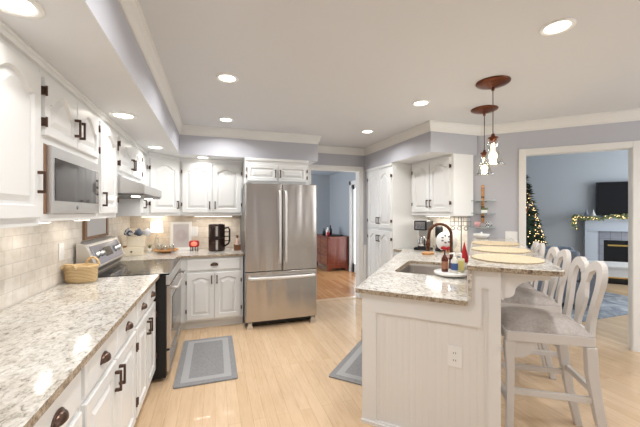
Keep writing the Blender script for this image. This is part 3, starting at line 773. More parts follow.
# ------------------------------------------------------------ bar stools
def make_stool():
    t = thing('bar_stool', 'x', 'stool', (0, 0, 0), 0, 'bar stools at the raised bar')
    # seat frame
    hw = .188; hd = .205
    g = G().prism([(-hw, -hd), (hw, -hd), (hw+.01, hd), (-hw-.01, hd)], .655, .715)
    g.out('seat_frame', CHAIRP, t, bevel=.006)
    # saddle cushion
    N = 14; vs = []; fs = []
    for j in range(N+1):
        v_ = j/N*2-1
        for i in range(N+1):
            u_ = i/N*2-1
            e = (1-abs(u_)**3.2)*(1-abs(v_)**3.2)
            vs.append((u_*.188, v_*.20, .716+.072*max(e, 0)**.5+.01*v_*max(e, 0)))
    for j in range(N):
        for i in range(N):
            p = j*(N+1)+i; fs.append((p, p+1, p+N+2, p+N+1))
    n0 = len(vs)
    g = G().add(vs, fs, True); g.prism([(-.188, -.2), (.188, -.2), (.188, .2), (-.188, .2)], .7152, .717)
    g.out('seat_cushion', 'stool_fabric', t)
    for sx in (-1, 1):
        # front leg (cabriole hint)
        x = sx*.17
        g = G().tube([(x, .185, .655), (x, .187, .60), (x*1.0, .182, .45), (x*1.0, .184, .2), (x*1.01, .19, 0)], [.034, .031, .026, .024, .022], 4)
        g.out('leg', CHAIRP, t, bevel=.003)
        # back leg up to seat and post above it as one
        bx = sx*.17
        g = G().tube([(sx*.175, -.275, 0), (sx*.172, -.225, .25), (bx, -.192, .5), (bx, -.185, .655)], [.026, .03, .034, .034], 4)
        g.out('leg', CHAIRP, t, bevel=.003)
        # curved bracket under the seat at the front leg
        pts = [(0, 0), (0, -.10)]+[(.015+.085*math.sin(a*PI/12), -.10+.085*(1-math.cos(a*PI/12))) for a in range(7)]+[(.10, 0)]
        for o_, sgn in (((sx*.2, .16), -1),):
            G().prism_ax([(.165-q, z_+.655) for q, z_ in pts], x-.011, x+.011, 'x').out('bracket', CHAIRP, t)
    for sx in (-1, 1):
        G().box(sx*.17-.011, sx*.17+.011, -.20, .17, .33, .365).out('stretcher', CHAIRP, t, bevel=.003)
    G().box(-.155, .155, .172, .196, .26, .30).out('stretcher', CHAIRP, t, bevel=.003)
    G().box(-.155, .155, -.222, -.2, .37, .405).out('stretcher', CHAIRP, t, bevel=.003)
    # back: hooped posts meeting in a vase splat
    def yb(z): return -.19-.07*((z-.66)/.48)**1.1 if z > .66 else -.19
    def ribbon(path, widths, th=.026):
        """flat bar following (x,z) path in the leaning back plane"""
        if len(path) > 4:
            P_, W_ = [], []
            for i in range(len(path)-1):
                q = [path[max(i-1, 0)], path[i], path[i+1], path[min(i+2, len(path)-1)]]
                for k in range(3):
                    u = k/3; P_.append(tuple(.5*(2*q[1][c]+(q[2][c]-q[0][c])*u+(2*q[0][c]-5*q[1][c]+4*q[2][c]-q[3][c])*u*u+(3*q[1][c]-q[0][c]-3*q[2][c]+q[3][c])*u**3) for c in (0, 1))); W_.append(widths[i]*(1-u)+widths[i+1]*u)
            path, widths = P_+[path[-1]], W_+[widths[-1]]
        L = []
        for i, (x, z) in enumerate(path):
            a_ = path[max(i-1, 0)]; b_ = path[min(i+1, len(path)-1)]
            dx, dz = b_[0]-a_[0], b_[1]-a_[1]; l_ = math.hypot(dx, dz) or 1
            nx, nz = -dz/l_, dx/l_; w2 = widths[i]/2
            p, q = (x+nx*w2, z+nz*w2), (x-nx*w2, z-nz*w2)
            L.append([(p[0], yb(p[1])-th/2, p[1]), (p[0], yb(p[1])+th/2, p[1]), (q[0], yb(q[1])+th/2, q[1]), (q[0], yb(q[1])-th/2, q[1])])
        return G().loops(L, True, True)
    for sx in (-1, 1):
        path = [(.185, .66), (.176, .72), (.168, .80), (.172, .88), (.186, .96), (.193, 1.03), (.183, 1.085), (.155, 1.118), (.115, 1.128), (.075, 1.112), (.046, 1.10), (.030, 1.07)]
        wd = [.056, .052, .046, .044, .048, .054, .056, .056, .056, .054, .05, .046]
        ribbon([(x*sx*.80, z-.016*max(0, (z-.8)/.33)) for x, z in path], wd).out('back_hoop', CHAIRP, t, bevel=.004)
    path = [(0, .70), (0, .74), (0, .79), (0, .85), (0, .91), (0, .96), (0, 1.0), (0, 1.03), (0, 1.078)]
    wd = [.05, .045, .05, .085, .095, .07, .055, .08, .09]
    ribbon(path, wd, .022).out('splat', CHAIRP, t, bevel=.003)
    ribbon([(-.155, .715), (.155, .715)], [.04, .04], .024).out('back_rail', CHAIRP, t, bevel=.003)
    return t
st0 = make_stool()
for ch in st0.children:
    for v_ in ch.data.vertices: v_.co.y *= 1.12
for i, (x, y, dg, lab) in enumerate(((1.965, 1.485, 57, 'white upholstered bar stool nearest the camera with vase-splat back'),
                                  (2.395, 1.96, 56, 'middle upholstered bar stool of the three at the bar'),
                                  (2.74, 2.40, 50, 'farthest bar stool, tucked in beside the living room opening'))):
    o = st0 if i == 0 else copy_tree(st0)
    o.location = (x, y, 0); o.rotation_euler.z = math.radians(dg); o['label'] = lab

# placemats
for i, (s, tt, lab) in enumerate(((2.40, .168, 'round woven placemat at the near end of the bar'), (2.94, .16, 'round woven placemat in the middle of the bar'), (3.52, .15, 'round woven placemat at the far end of the bar'))):
    g = G().lathe([(.001, 0), (.203, 0), (.208, .004), (.203, .009), (.19, .007), (.001, .008)], 0, 0, 48)
    g.out('placemat', 'woven_mat', loc=ST(s, tt, 1.1205), label=lab, cat='placemat', group='woven placemats on the bar')

# ------------------------------------------------------------ floor mats
def floor_mat(label, loc, rz, w_, l_):
    t = thing('floor_mat', label, 'mat', loc, rz, 'grey cushioned kitchen mats')
    g = G().prism([(x, y) for x, y in rrect(-w_/2, w_/2, -l_/2, l_/2, .02)], 0, .012); g.out('mat_base', 'mat_grey', t, bevel=.005)
    g = G().prism(rrect(-w_/2+.05, w_/2-.05, -l_/2+.05, l_/2-.05, .01), .0122, .0132, [rrect(-w_/2+.11, w_/2-.11, -l_/2+.11, l_/2-.11, .01)])
    g.out('border_band', 'mat_light_grey', t, label='lighter grey band')
floor_mat('grey kitchen mat on the floor in front of the range', (-.07, 3.27, .0005), 0, .51, .98)
floor_mat('grey kitchen mat on the floor beside the sink side of peninsula', ST(2.98, -.95, .0005), RZ, .42, 1.02)

# ------------------------------------------------------------ left counter items
t = thing('wicker_basket', 'oval wicker basket with two handles on the left worktop', 'basket', (-.948, 2.79, .911), -.33)
def oval(a_, b_, z, n=28): return [(a_*math.cos(2*PI*k/n), b_*math.sin(2*PI*k/n), z) for k in range(n)]
g = G().loops([oval(.104, .062, 0), oval(.112, .07, .02), oval(.118, .075, .115), oval(.124, .08, .12), oval(.118, .072, .125), oval(.108, .064, .11), oval(.09, .05, .015)], True, True); g.sm = [True]*len(g.sm)
g.out('basket_body', 'wicker', t)
for sx, sy, hz in ((-.03, -1, .035), (.03, 1, .065)):
    pts = [(sx+.05*math.cos(PI*k/10), sy*(.076+.004*math.sin(PI*k/10)), .105+hz*math.sin(PI*k/10)) for k in range(11)]
    G().tube(pts, .009, 8).out('handle', 'wicker', t)
# framed board on the wall behind the range
t = thing('picture_frame', 'brown wood framed pale panel on the wall behind the range', 'picture', (-1.069, 3.17, 1.19), L90)
G().box(0, .62, -.02, 0, 0, .024).box(0, .62, -.02, 0, .35, .374).box(0, .05, -.02, 0, .024, .35).box(.57, .62, -.02, 0, .024, .35).out('frame', BROWNW, t)
G().box(.05, .57, -.012, -.002, .024, .35).out('panel', mat('grey_panel', (196, 194, 194), .5), t)

# bread box and tools in the corner
t = thing('bread_box', 'cream lidded countertop box with a knob beyond the range', 'box', (-.93, 4.33, .911), .12)
G().box(-.16, .10, -.10, .10, 0, .10).out('lower_drawer', CERAM, t, bevel=.006)
G().box(-.07, .12, -.09, .10, .101, .23).out('upper_bin', CERAM, t, bevel=.006)
G().box(-.16, -.075, -.09, .09, .101, .108).out('ledge', 'cut_board_wood', t)
G().ball((-.02, -.108, .05), .011).out('knob', STEELD, t); G().ball((.05, -.098, .185), .009).out('knob', WHITE, t)
def cloth(cx, cy, cz, label, m_, a_, s_):
    g = G().ball((0, 0, 0), (.045, .045, .046), 14)
    rnd = random.Random(int(s_*100)); g.v = [(x*(1+.25*math.sin(z*90+x*60)), y*(1+.2*math.sin(x*80)), z*(1+.3*math.sin(x*70+y*50))) for x, y, z in g.v]
    g.out('folded_cloth', m_, loc=(cx, cy, cz), rz=a_, label=label, cat='cloth', group='folded cloths on the cream box')
mstripe = mat('striped_cloth', (230, 232, 236), .9); g_ = noise(mstripe, tcoord(mstripe), 34, 1); setcol(mstripe, ramp(mstripe, g_, [(.45, (70, 84, 110)), (.5, (234, 236, 240))]))
cloth(-.985, 4.29, 1.185, 'striped blue and white cloth at left on the cream box', mstripe, .4, 1.1)
cloth(-.885, 4.32, 1.182, 'blue grey cloth in the middle on the cream box', GREYCL, 0, 2.3)
cloth(-.80, 4.35, 1.180, 'white cloth at right end on the cream box', WHITECL, -.3, 3.7)
# small plant pot
t = thing('potted_plant', 'tiny green plant in a white pot behind the wooden tray', 'plant', (-.80, 4.53, .911))
G().lathe([(.001, 0), (.02, 0), (.026, .05), (.023, .05), (.001, .045)][::1]).out('pot', PLASTIC, t)
g = G()
for k in range(16):
    a_ = k*2.4; r = .028*random.random()+.006; g.tube([(0, 0, .045), (r*math.cos(a_)*.6, r*math.sin(a_)*.6, .075), (r*math.cos(a_)*1.3, r*math.sin(a_)*1.3, .085+.02*random.random())], [.002, .005, .001], 5)
g.out('leaves', GREEN, t)
# wooden tray with jars
t = thing('serving_tray', 'round light wood pedestal tray in the far corner', 'tray', (-.60, 4.46, .911))
G().lathe([(.001, .0), (.06, 0), (.06, .02), (.135, .02), (.145, .024), (.145, .045), (.135, .045), (.133, .03), (.001, .03)], 0, 0, 40).out('tray', 'cut_board_wood', t)
for k, (dx, dy, r, h_, lab) in enumerate(((-.07, -.03, .028, .075, 'clear glass jar at left on the wooden tray'), (.0, -.07, .026, .06, 'clear glass jar at front of the wooden tray'), (.07, -.03, .03, .07, 'clear glass jar at right on the wooden tray'))):
    j = thing('glass_jar', lab, 'jar', (-.60+dx, 4.46+dy, .9415), 0, 'glass jars on the wooden tray')
    G().lathe([(.001, 0), (r, 0), (r, h_*.8), (r*.8, h_), (r*.76, h_), (r*.94, h_*.8), (r*.94, .004), (.001, .004)], 0, 0, 20).out('jar_body', GLASS, j)
    G().cyl(0, 0, h_, h_+.012, r*.85, 20).out('lid', STEELP, j)
    G().cyl(0, 0, .005, h_*.55, r*.88, 16).out('contents', PAPER, j)
# table lamp
t = thing('table_lamp', 'small lit table lamp with white drum shade in the corner', 'lamp', (-.735, 4.635, .911))
G().lathe([(.001, 0), (.05, 0), (.05, .012), (.014, .03), (.024, .08), (.03, .12), (.018, .19), (.008, .22), (.008, .27), (.001, .27)]).out('lamp_base', GLASS, t)
G().lathe([(.078, .25), (.068, .395), (.066, .395), (.076, .25)], 0, 0, 32).out('lamp_shade', SHADE, t)
G().ball((0, 0, .31), .026).out('bulb', BULB, t)
l = bpy.data.lights.new('table_lamp_light', 'POINT'); l.energy = .5; l.color = (1, .9, .78); l.shadow_soft_size = .05
o = bpy.data.objects.new('table_lamp_light', l); COL.objects.link(o); o.parent = t; o.location = (0, 0, .42)
# picture frame
t = thing('picture_frame', 'white framed print leaning on the back tile', 'picture', (-.445, 4.70, .911)); tl = Matrix.Translation((0, 0, .0)) @ Matrix.Rotation(-.07, 4, 'X')
fw, fh = .265, .385; fz = .0
G().box(-fw/2, fw/2, -.012, .006, fz, fz+.035).box(-fw/2, fw/2, -.012, .006, fh-.035, fh).box(-fw/2, -fw/2+.035, -.012, .006, fz+.035, fh-.035).box(fw/2-.035, fw/2, -.012, .006, fz+.035, fh-.035).xf(tl).out('frame', PLASTIC, t)
mp_ = mat('pink_grey_print', (204, 199, 200), .7)
G().box(-fw/2+.035, fw/2-.035, -.004, .004, fz+.035, fh-.035).xf(tl).out('print', mp_, t)
g = G()
for r in (.035, .052, .068): g.tube([(r*math.cos(2*PI*k/24), -.0055, .195+r*1.15*math.sin(2*PI*k/24)) for k in range(25)], .0018, 5)
g.xf(tl).out('print_drawing', mat('rose_ink', (176, 150, 150), .7), t)
# red lantern on feet
t = thing('wax_warmer', 'glowing red rounded warmer on small dark feet, back worktop', 'warmer', (-.265, 4.50, .911))
g = G(); g.box(-.064, .064, -.038, .04, .052, .142); g.out('red_body', RED, t, bevel=.022)
G().ball((.0, -.024, .098), (.046, .03, .032), 16).out('lit_window', 'pumpkin_shade', t)
for dx in (-.045, -.018, .018, .045): G().tube([(dx, -.02, 0), (dx, -.018, .055)], .008, 8).out('foot', STEELD, t)
# coffee urn/air fryer
mur = mat('espresso_metal', (66, 52, 48), .22, .7)
t = thing('air_fryer', 'dark brown cylindrical air fryer with side handle on the back worktop', 'appliance', (.02, 4.46, .911))
G().lathe([(.001, 0), (.10, 0), (.106, .012), (.106, .345), (.098, .36), (.001, .362)], 0, 0, 36).out('body', mur, t)
G().lathe([(.107, .17), (.108, .172), (.108, .178), (.107, .18)], 0, 0, 36).out('seam_band', BLACKM, t)
G().box(-.014, .014, -.112, -.104, .02, .15).out('front_panel', STEELP, t); G().box(-.014, .014, -.112, -.104, .20, .33).out('front_panel', STEELP, t)
G().tube([(.10, -.01, .30), (.15, -.01, .31), (.165, -.01, .28), (.165, -.01, .13), (.15, -.01, .09), (.10, -.01, .06)], .012, 8).out('handle', BLACKM, t)
for z in (.13, .19, .25): G().tube([(.104, -.01, z), (.165, -.01, z)], .006, 8).out('button_bar', BLACKM, t)
# little basket with bottle
t = thing('small_box', 'small woven brown box beside the refrigerator', 'box', (.285, 4.44, .911))
G().box(-.045, .045, -.04, .04, 0, .006).box(-.045, .045, -.04, -.034, .006, .075).box(-.045, .045, .034, .04, .006, .075).box(-.045, -.039, -.034, .034, .006, .075).box(.039, .045, -.034, .034, .006, .075).out('box_body', mat('brown_wicker', (118, 76, 48), .7), t)
t = thing('figurine_bottle', 'small bottle with dark cap standing in the brown box', 'bottle', (.283, 4.44, .918))
G().lathe([(.001, 0), (.03, 0), (.033, .05), (.028, .10), (.014, .13), (.012, .16), (.001, .16)]).out('bottle', mat('pink_cream', (214, 176, 160), .4), t)
G().cyl(0, 0, .16, .195, .016).out('cap', SOAPB, t)
G().box(-.02, .02, -.034, -.031, .04, .08).out('label', PAPER, t)

# ------------------------------------------------------------ peninsula / right counter items
TS, TT = 2.78, -.195
t = wing('round_tray', 'round white marble tray beside the faucet', 'tray', TS, TT, .911)
G().lathe([(.001, .012), (.125, .012), (.132, .018), (.132, .03), (.128, .034), (.001, .034)], 0, 0, 40).out('tray_top', mat('white_marble', (238, 236, 234), .2), t)
for k in range(3):
    a_ = 2*PI*k/3-.9; G().ball((.10*math.cos(a_), .10*math.sin(a_), .008), .0078, 10).out('foot', BLACKM, t)
def bottle(name, label, s, tt, z, r, h_, mt, lab_m=None, pump=True, square=False):
    t = wing(name, label, 'bottle', s, tt, z)
    if square: G().box(-r, r, -r*.7, r*.7, 0, h_*.72).out('bottle_body', mt, t, bevel=.008)
    else: G().lathe([(.001, 0), (r, 0), (r, h_*.62), (r*.5, h_*.74), (r*.42, h_*.8), (.001, h_*.8)], 0, 0, 22).out('bottle_body', mt, t)
    if pump: G().tube([(0, 0, h_*.72), (0, 0, h_), (0, -.0, h_), (-.035, -.01, h_-.004)], .006, 8).out('pump', BLACKM if mt is SOAPB else PLASTIC, t)
    if lab_m: G().lathe([(r*1.02, h_*.15), (r*1.02, h_*.5)], 0, 0, 22).out('label_band', lab_m, t) if not square else G().box(-r*.8, r*.8, -r*.7-.002, -r*.7, h_*.12, h_*.6).out('label_band', lab_m, t)
bottle('soap_bottle', 'amber brown soap bottle at left on the marble tray', TS-.03, TT-.045, .9455, .026, .17, SOAPB, mat('copper_label', (160, 110, 84), .4))
bottle('soap_bottle', 'white soap bottle with blue label in middle of the tray', TS-.05, TT+.028, .9455, .027, .155, SOAPW, BLUEL, True)
bottle('soap_bottle', 'pale yellow square soap bottle at right of the tray', TS+.01, TT+.075, .9455, .026, .15, mat('pale_soap', (232, 228, 196), .3), SOAPY, True, True)
# gnome-like cone, red and white
t = wing('cone_ornament', 'red and white cone ornament standing behind the soap bottles', 'ornament', 3.18, -.11, .911)
G().lathe([(.001, 0), (.034, 0), (.036, .04), (.03, .07), (.001, .075)]).out('ornament_body', PLASTIC, t)
G().lathe([(.038, .06), (.030, .12), (.014, .19), (.001, .245)]).out('cone_hat', REDM, t)
# coffee maker on the right counter
CX, CY = 2.74, 3.68
t = thing('coffee_maker', 'black and chrome coffee maker beside the pantry', 'coffee maker', (CX, CY, .911), -L90+.5)
G().box(-.09, .09, -.13, .10, 0, .035).out('base', BLACKM, t, bevel=.006)
G().box(-.09, .09, .02, .10, .036, .36).out('column', STEELP, t, bevel=.006)
G().box(-.091, .091, -.12, .101, .27, .40).out('brew_head', BLACKM, t, bevel=.01)
G().box(-.07, .07, -.124, -.121, .285, .385).out('chrome_face', CHROME, t)
c_ = G().lathe([(.001, .037), (.055, .037), (.068, .07), (.066, .13), (.045, .175), (.048, .185), (.001, .186)], 0, -.055, 24).out('carafe', CHROME, t)
G().tube([(.05, -.10, .17), (.075, -.145, .165), (.075, -.145, .08), (.055, -.10, .07)], .008, 8).out('handle', BLACKM, c_)
# second black machine (grinder) next to it
t = thing('coffee_grinder', 'slim black and chrome grinder right of the coffee maker', 'grinder', (2.82, 3.47, .911))
G().lathe([(.001, 0), (.05, 0), (.05, .02), (.04, .04), (.04, .17), (.05, .2), (.05, .30), (.045, .33), (.001, .33)], 0, 0, 24).out('body', BLACKM, t)
G().lathe([(.0415, .05), (.0415, .16)], 0, 0, 24).out('chrome_band', CHROME, t)
# wooden board
t = thing('cutting_board', 'small oval wooden board lying behind the faucet', 'board', (2.50, 3.28, .911), .6)
G().prism([(.11*math.cos(2*PI*k/24), .07*math.sin(2*PI*k/24)) for k in range(24)], 0, .02).out('board', 'cut_board_wood', t, bevel=.004)
# decorative round sign with red bow
t = thing('bow_plaque', 'white round decorated plaque with red bow behind the faucet', 'decoration', (2.82, 3.33, .911), -L90+.75)
G().tube([(0, .012, .14), (0, 0, .14)], .13, 32).out('plaque', PLASTIC, t)
g = G()
for sx in (-1, 1): g.ball((sx*.035, -.012, .055), (.032, .012, .024), 12)
g.ball((0, -.014, .055), .013, 10).tube([(0, -.012, .05), (-.03, -.012, .005)], .007, 6).tube([(0, -.012, .05), (.03, -.012, .005)], .007, 6)
g.out('bow', REDM, t)
g = G()
for k in range(7):
    a_ = k*.9; g.ball((.05*math.cos(a_), -.006, .17+.045*math.sin(a_)), (.016, .006, .012), 10)
g.out('painted_motif', mat('slate_motif', (120, 110, 116), .7), t)
G().box(-.06, .06, -.02, .05, 0, .012).out('stand_foot', WOODL, t)
# wire rack with hanging hooks
t = wing('mug_rack', 'small dark wire rack standing at the bar wall corner', 'rack', 3.98, -.17, .911)
g = G()
g.lathe([(.001, 0), (.05, 0), (.05, .008), (.001, .01)], 0, 0, 20)
g.tube([(0, 0, .005), (0, 0, .46)], .006, 8)
for z in (.36, .41, .46): g.tube([(-.12, 0, z), (.10, 0, z)], .004, 6)
for x in (-.12, -.075, -.03, .02, .06, .10): g.tube([(x, 0, .46), (x, 0, .36)], .0035, 6)
g.out('wire_frame', STEELD, t)
for k, x in enumerate((-.09, -.02, .05)):
    g = G().tube([(x+.02*math.cos(2*PI*q/12), -.018, .33+.02*math.sin(2*PI*q/12)) for q in range(13)], .0045, 6); g.out('hook', STEELD, t)
# glass corner shelves on the diagonal wall
for k, (z, lab) in enumerate(((1.562, 'top glass corner shelf on the grey diagonal wall'), (1.412, 'middle glass corner shelf on the grey diagonal wall'), (1.243, 'lowest glass corner shelf on the grey diagonal wall'))):
    t = wing('glass_shelf', lab, 'shelf', 4.348, .04, z, 'glass corner shelves')
    w2 = .155
    G().prism([(-w2, -.001), (w2, -.001), (w2, -.03), (.10, -.11), (0, -.135), (-.10, -.11), (-w2, -.03)][::-1], 0, .008).out('glass_plate', mat('shelf_glass', (205, 222, 220), .08, alpha=.5), t)
    G().box(-.06, .06, -.012, -.0005, -.012, -.0005).out('bracket', CHROME, t)
t = wing('wall_plaque', 'tall narrow brown wood plaque behind the glass shelves', 'plaque', 4.3465, .055, 1.30)
G().box(-.016, .016, -.012, 0, 0, .46).out('plaque', 'cut_board_wood', t)
for z in (.06, .18, .30, .41): G().box(-.018, .018, -.015, -.0125, z, z+.022).out('dark_stripe', BRONZE, t)
t = wing('potted_plant', 'tiny succulent in a white pot on the middle glass shelf', 'plant', 4.27, .07, 1.4205)
G().box(-.032, .032, -.02, .02, 0, .035).out('pot', PLASTIC, t)
g = G()
for k in range(14):
    a_ = k*2.4; g.tube([(0.004*k-.028, 0, .035), (0.004*k-.028+.012*math.cos(a_), .012*math.sin(a_), .052), (0.004*k-.028+.018*math.cos(a_), .018*math.sin(a_), .06+.01*random.random())], [.005, .006, .001], 5)
g.out('leaves', GREEN, t)
for k, (dt, lab, mm) in enumerate(((-.05, 'pink patterned cup at left on lowest glass shelf', mat('pink_cup', (214, 160, 160), .3)), (.06, 'black and white checked cup on lowest glass shelf', None))):
    if mm is None:
        mm = mat('checked_cup', (235, 235, 235), .3); n_, l_, b_ = nodes(mm); ck = n_.new('ShaderNodeTexChecker'); l_.new(tcoord(mm, (60, 60, 60)), ck.inputs[0]); ck.inputs['Scale'].default_value = 1
        ck.inputs['Color1'].default_value = (*lin((245, 245, 245)), 1); ck.inputs['Color2'].default_value = (*lin((60, 60, 66)), 1); setcol(mm, ck.outputs[0])
    t = wing('cup', lab, 'cup', 4.28, .045+dt, 1.2515, 'cups on the glass shelf')
    G().lathe([(.001, 0), (.026, 0), (.031, .06), (.028, .06), (.024, .004), (.001, .004)], 0, 0, 20).out('cup_body', mm, t)
    G().tube([(.028, 0, .05), (.045, 0, .045), (.045, 0, .02), (.027, 0, .015)], .004, 6).out('handle', mm, t)
t = wing('serving_bowl', 'white lidded dish at the far end of the bar', 'dish', 4.2, .04, 1.1205)
G().lathe([(.001, 0), (.05, 0), (.085, .03), (.09, .05), (.001, .055)], 0, 0, 28).out('dish', PLASTIC, t)
G().ball((0, 0, .062), .012).out('lid_knob', PLASTIC, t)

# ------------------------------------------------------------ dining room
t = thing('dresser', 'reddish cherry wood chest of drawers in the blue dining room', 'dresser', (2.56, 7.10, 0))
G().box(0, .52, 0, 1.02, .12, .80).out('body', 'cherry_wood', t)
G().box(-.02, .535, -.02, 1.04, .80, .835).out('top', 'cherry_wood', t, bevel=.006)
g = G().prism_ax([(-.01, .16), (-.01, .04), (.03, .0), (.07, .0), (.09, .07), (.43, .07), (.45, 0), (.50, 0), (.53, .05), (.53, .16)], -.012, .0, 'y'); g.out('apron', 'cherry_wood', t)
for x in (.0, .46):
    for y in (0.001, .94): G().box(x, x+.06, y, y+.07, 0, .12).out('foot', 'cherry_wood', t)
for r in range(3):
    for c_i in range(2):
        y0 = .02+c_i*.5; z0 = .17+r*.21
        d = G().box(-.018, 0, y0, y0+.48, z0, z0+.19).out('drawer', 'cherry_front', t, bevel=.004)
        for yy in (.12, .36): G().ball((-.03, y0+yy, z0+.095), .014, 8).out('knob', GOLD, d)
t = thing('serving_platter', 'dark flat platter on the cherry dresser', 'platter', (2.86, 7.32, .8355)); G().lathe([(.001, 0), (.15, 0), (.19, .018), (.18, .022), (.001, .01)]).out('platter', BLACKM, t)
for k, (x, y, r, h_, mm, lab) in enumerate(((2.62, 7.55, .04, .16, BLACKM, 'dark bottle at left on the cherry dresser'), (2.70, 7.50, .045, .22, CREAM, 'cream bottle in the middle on the cherry dresser'), (2.82, 7.62, .04, .24, BLACKM, 'tall dark bottle at back on the cherry dresser'), (2.66, 7.36, .035, .13, REDM, 'short red bottle at front on the cherry dresser'))):
    t = thing('decor_bottle', lab, 'bottle', (x, y, .8355), 0, 'bottles on the cherry dresser')
    G().lathe([(.001, 0), (r, 0), (r, h_*.6), (r*.4, h_*.78), (r*.35, h_), (.001, h_)], 0, 0, 16).out('bottle_body', mm, t)
    G().cyl(0, 0, h_, h_+.02, r*.4, 12).out('stopper', GOLD, t)

# ------------------------------------------------------------ living room
G().box(0, 2.3, 0, 1.25, .0005, .012).out('area_rug', 'rug_blue', loc=(4.3, 2.81, 0), label='blue and grey patterned rug in the living room', cat='rug')
# sofa; local x = t, y = s
t = wing('sofa', 'blue grey sofa with its back to the kitchen', 'sofa', 5.75, .15)
SB = 'sofa_blue'
G().box(.0, 1.18, .02, .86, .08, .42).out('seat_base', SB, t, bevel=.02)
G().box(.0, 1.18, 0, .2, .421, .86).out('backrest', SB, t, bevel=.04)
G().box(1.181, 1.40, 0, .88, .08, .66).out('armrest', SB, t, bevel=.04)
for k in (0, 1): G().box(.02+k*.58, .58+k*.58, .21, .86, .425, .56).out('seat_cushion', SB, t, bevel=.03)
for k in (0, 1): G().box(.03+k*.58, .57+k*.58, .202, .36, .565, .90).out('back_cushion', SB, t, bevel=.04)
for x in (.03, 1.3):
    for y in (.05, .8): G().cyl(x+.03, y, .0, .08, .025, 12).out('foot', BLACKM, t)
# coffee table
t = wing('coffee_table', 'pale blue white coffee table with curled dark metal legs', 'table', 7.02, 1.98)
G().box(-.5, .5, -.32, .32, .52, .55).out('tabletop', TRIM, t, bevel=.006)
G().box(-.46, .46, -.28, .28, .37, .519).out('apron', TRIM, t)
for x in (-.42, .42):
    for y in (-.24, .24):
        pts = [(x, y, .37), (x+.05*(1 if x > 0 else -1), y, .29), (x+.06*(1 if x > 0 else -1), y, .18), (x-.02*(1 if x > 0 else -1), y, .10), (x, y, .04), (x+.05*(1 if x > 0 else -1), y, .012)]
        G().tube(pts, .014, 8).out('leg', BLACKM, t)
# fireplace
t = wing('fireplace', 'white mantel fireplace with grey tile surround', 'fireplace', 8.268, 1.95)
for x in (0, 1.55): G().box(x, x+.20, -.13, 0, 0, 1.06).out('pilaster', FIREW, t)
G().box(0, 1.75, -.13, 0, 1.061, 1.27).out('frieze', FIREW, t)
G().box(.0, 1.75, -.155, -.131, 1.05, 1.075).out('moulding', FIREW, t)
G().box(-.13, 1.88, -.24, 0, 1.271, 1.325).out('mantel_shelf', FIREW, t, bevel=.006)
tm = tilemat('fireplace_tile', 'XZ0', (140, 146, 158), (126, 132, 144), (90, 94, 104), .12, .15, off=0)
G().box(.201, .30, -.10, 0, 0, 1.049).box(1.45, 1.549, -.10, 0, 0, 1.049).box(.30, 1.45, -.10, 0, .87, 1.049).out('tile_surround', tm, t)
G().box(.301, 1.449, -.04, 0, .0, .869).out('firebox', BLACKM, t)
G().box(.305, 1.445, -.09, -.08, .03, .865).out('glass_doors', BLACK, t)
G().box(.36, 1.40, -.105, -.092, .755, .785).box(.36, 1.40, -.105, -.092, .12, .15).out('brass_trim', GOLD, t)
# TV
t = wing('television', 'black flat screen television standing on the mantel', 'television', 8.16, 2.69, 1.3255)
G().box(-.56, .56, -.015, .03, .04, .70).out('screen_frame', BLACKM, t, bevel=.004)
G().box(-.548, .548, -.0165, -.0152, .052, .688).out('screen', mat('tv_glass', (14, 12, 14), .15, spec=.4), t)
G().box(-.3, .3, -.06, .05, 0, .012).box(-.05, .05, 0, .02, .012, .05).out('stand', BLACKM, t)
# mantel decorations
for k, (dt, h_, lab) in enumerate(((1.97, .17, 'taller grey cone tree on the mantel left of the television'), (2.08, .13, 'shorter white cone tree on the mantel beside the television'))):
    t = wing('cone_tree', lab, 'decoration', 8.12, dt, 1.3255, 'cone trees on the mantel')
    G().lathe([(.001, 0), (.03, 0), (.03, .01), (.006, .012), (.006, .03), (.045, .03), (.02, h_*.6), (.001, h_+.03)], 0, 0, 14).out('cone', [TILEF, PLASTIC][k], t)
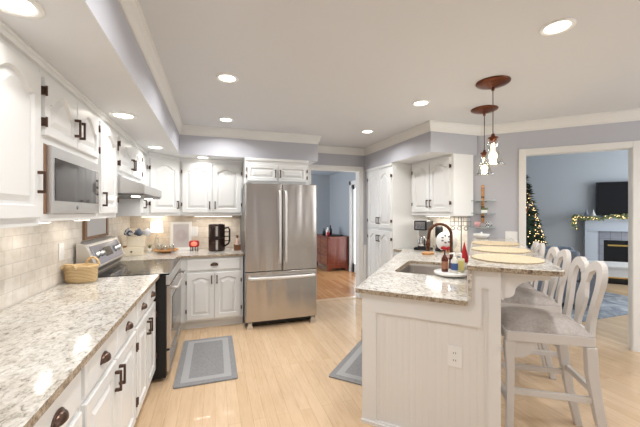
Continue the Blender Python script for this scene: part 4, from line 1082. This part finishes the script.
# garland
t = wing('garland', 'green leafy garland with warm lights along the mantel shelf', 'garland', 8.015, 1.75, 1.34)
g = G(); gl = G(); rnd = random.Random(5)
for k in range(420):
    if k < 70: x = -.03+.05*rnd.random(); zc = -.22*rnd.random(); y0 = -.02
    else: x = rnd.random()*1.9; zc = -.02-.02*math.sin(x*7); y0 = -.02
    c_ = Vector((x+rnd.uniform(-.02, .02), y0+rnd.uniform(-.03, .02), zc+rnd.uniform(-.035, .045)))
    a_ = rnd.random()*2*PI; b_ = rnd.uniform(-1, 1); d = Vector((math.cos(a_), math.sin(a_)*.5, b_)).normalized()*.05
    sd = d.cross(Vector((0, 1, .3))).normalized()*.014
    g.add([c_-d*.3, c_+sd+d*.3, c_+d, c_-sd+d*.3, c_+Vector((0, -.004, 0))+d*.3], [(0, 1, 4), (1, 2, 4), (2, 3, 4), (3, 0, 4)])
    if k % 7 == 0: gl.ball(tuple(c_+Vector((0, -.035, 0))), .0065, 6)
g.out('leaves', 'leaf_green', t); o = gl.out('string_lights', LIGHTW, t); o['kind'] = 'stuff'
# Christmas tree
t = wing('christmas_tree', 'decorated Christmas tree with warm lights in the living room corner', 'tree', 7.35, .78)
g = G(); gl = G(); go = G(); rnd = random.Random(9); HT = 2.2
G().cyl(0, 0, 0, .3, .04, 12).out('trunk', BRONZE, t)
prof = []
for k in range(12):
    z = .18+(HT-.3)*k/12; r = .60*(1-k/12.3); prof += [(r*.82, z), (r*.70, z+.05)]
prof.append((.001, HT-.1))
g.lathe(prof, 0, 0, 22)
for k in range(2600):
    f = rnd.random()**.75; z = .16+(HT-.2)*(1-f); r = .60*f*.98
    a_ = rnd.random()*2*PI; c_ = Vector((r*.78*math.cos(a_), r*.78*math.sin(a_), z))
    d = Vector((math.cos(a_), math.sin(a_), rnd.uniform(-.5, .2)))*(.09+.06*rnd.random()); sd = Vector((-math.sin(a_), math.cos(a_), rnd.uniform(-.6, .6)))*.02
    g.add([c_, c_+d*.5+sd, c_+d, c_+d*.5-sd], [(0, 1, 2, 3)])
g.tube([(0, 0, HT-.15), (0, 0, HT)], [.02, .004], 6)
g.out('foliage', 'tree_needles', t)
for k in range(480):
    f = rnd.random()**.7; z = .18+(HT-.25)*(1-f); r = .60*f*.93+.02; a_ = rnd.random()*2*PI
    gl.ball((r*math.cos(a_), r*math.sin(a_), z), .0075, 6)
o = gl.out('string_lights', LIGHTW, t); o['kind'] = 'stuff'
orn = [mat('ornament_gold', (196, 160, 104), .2, .8), mat('ornament_white', (226, 220, 210), .25), mat('ornament_copper', (168, 100, 76), .2, .7)]
for k in range(70):
    f = ((k*.618) % 1)**.7; z = .22+(HT-.35)*(1-f); r = .60*f*.93+.02; a_ = k*2.4
    G().ball((r*math.cos(a_), r*math.sin(a_), z), .028, 10).out('ornament', orn[k % 3], t)
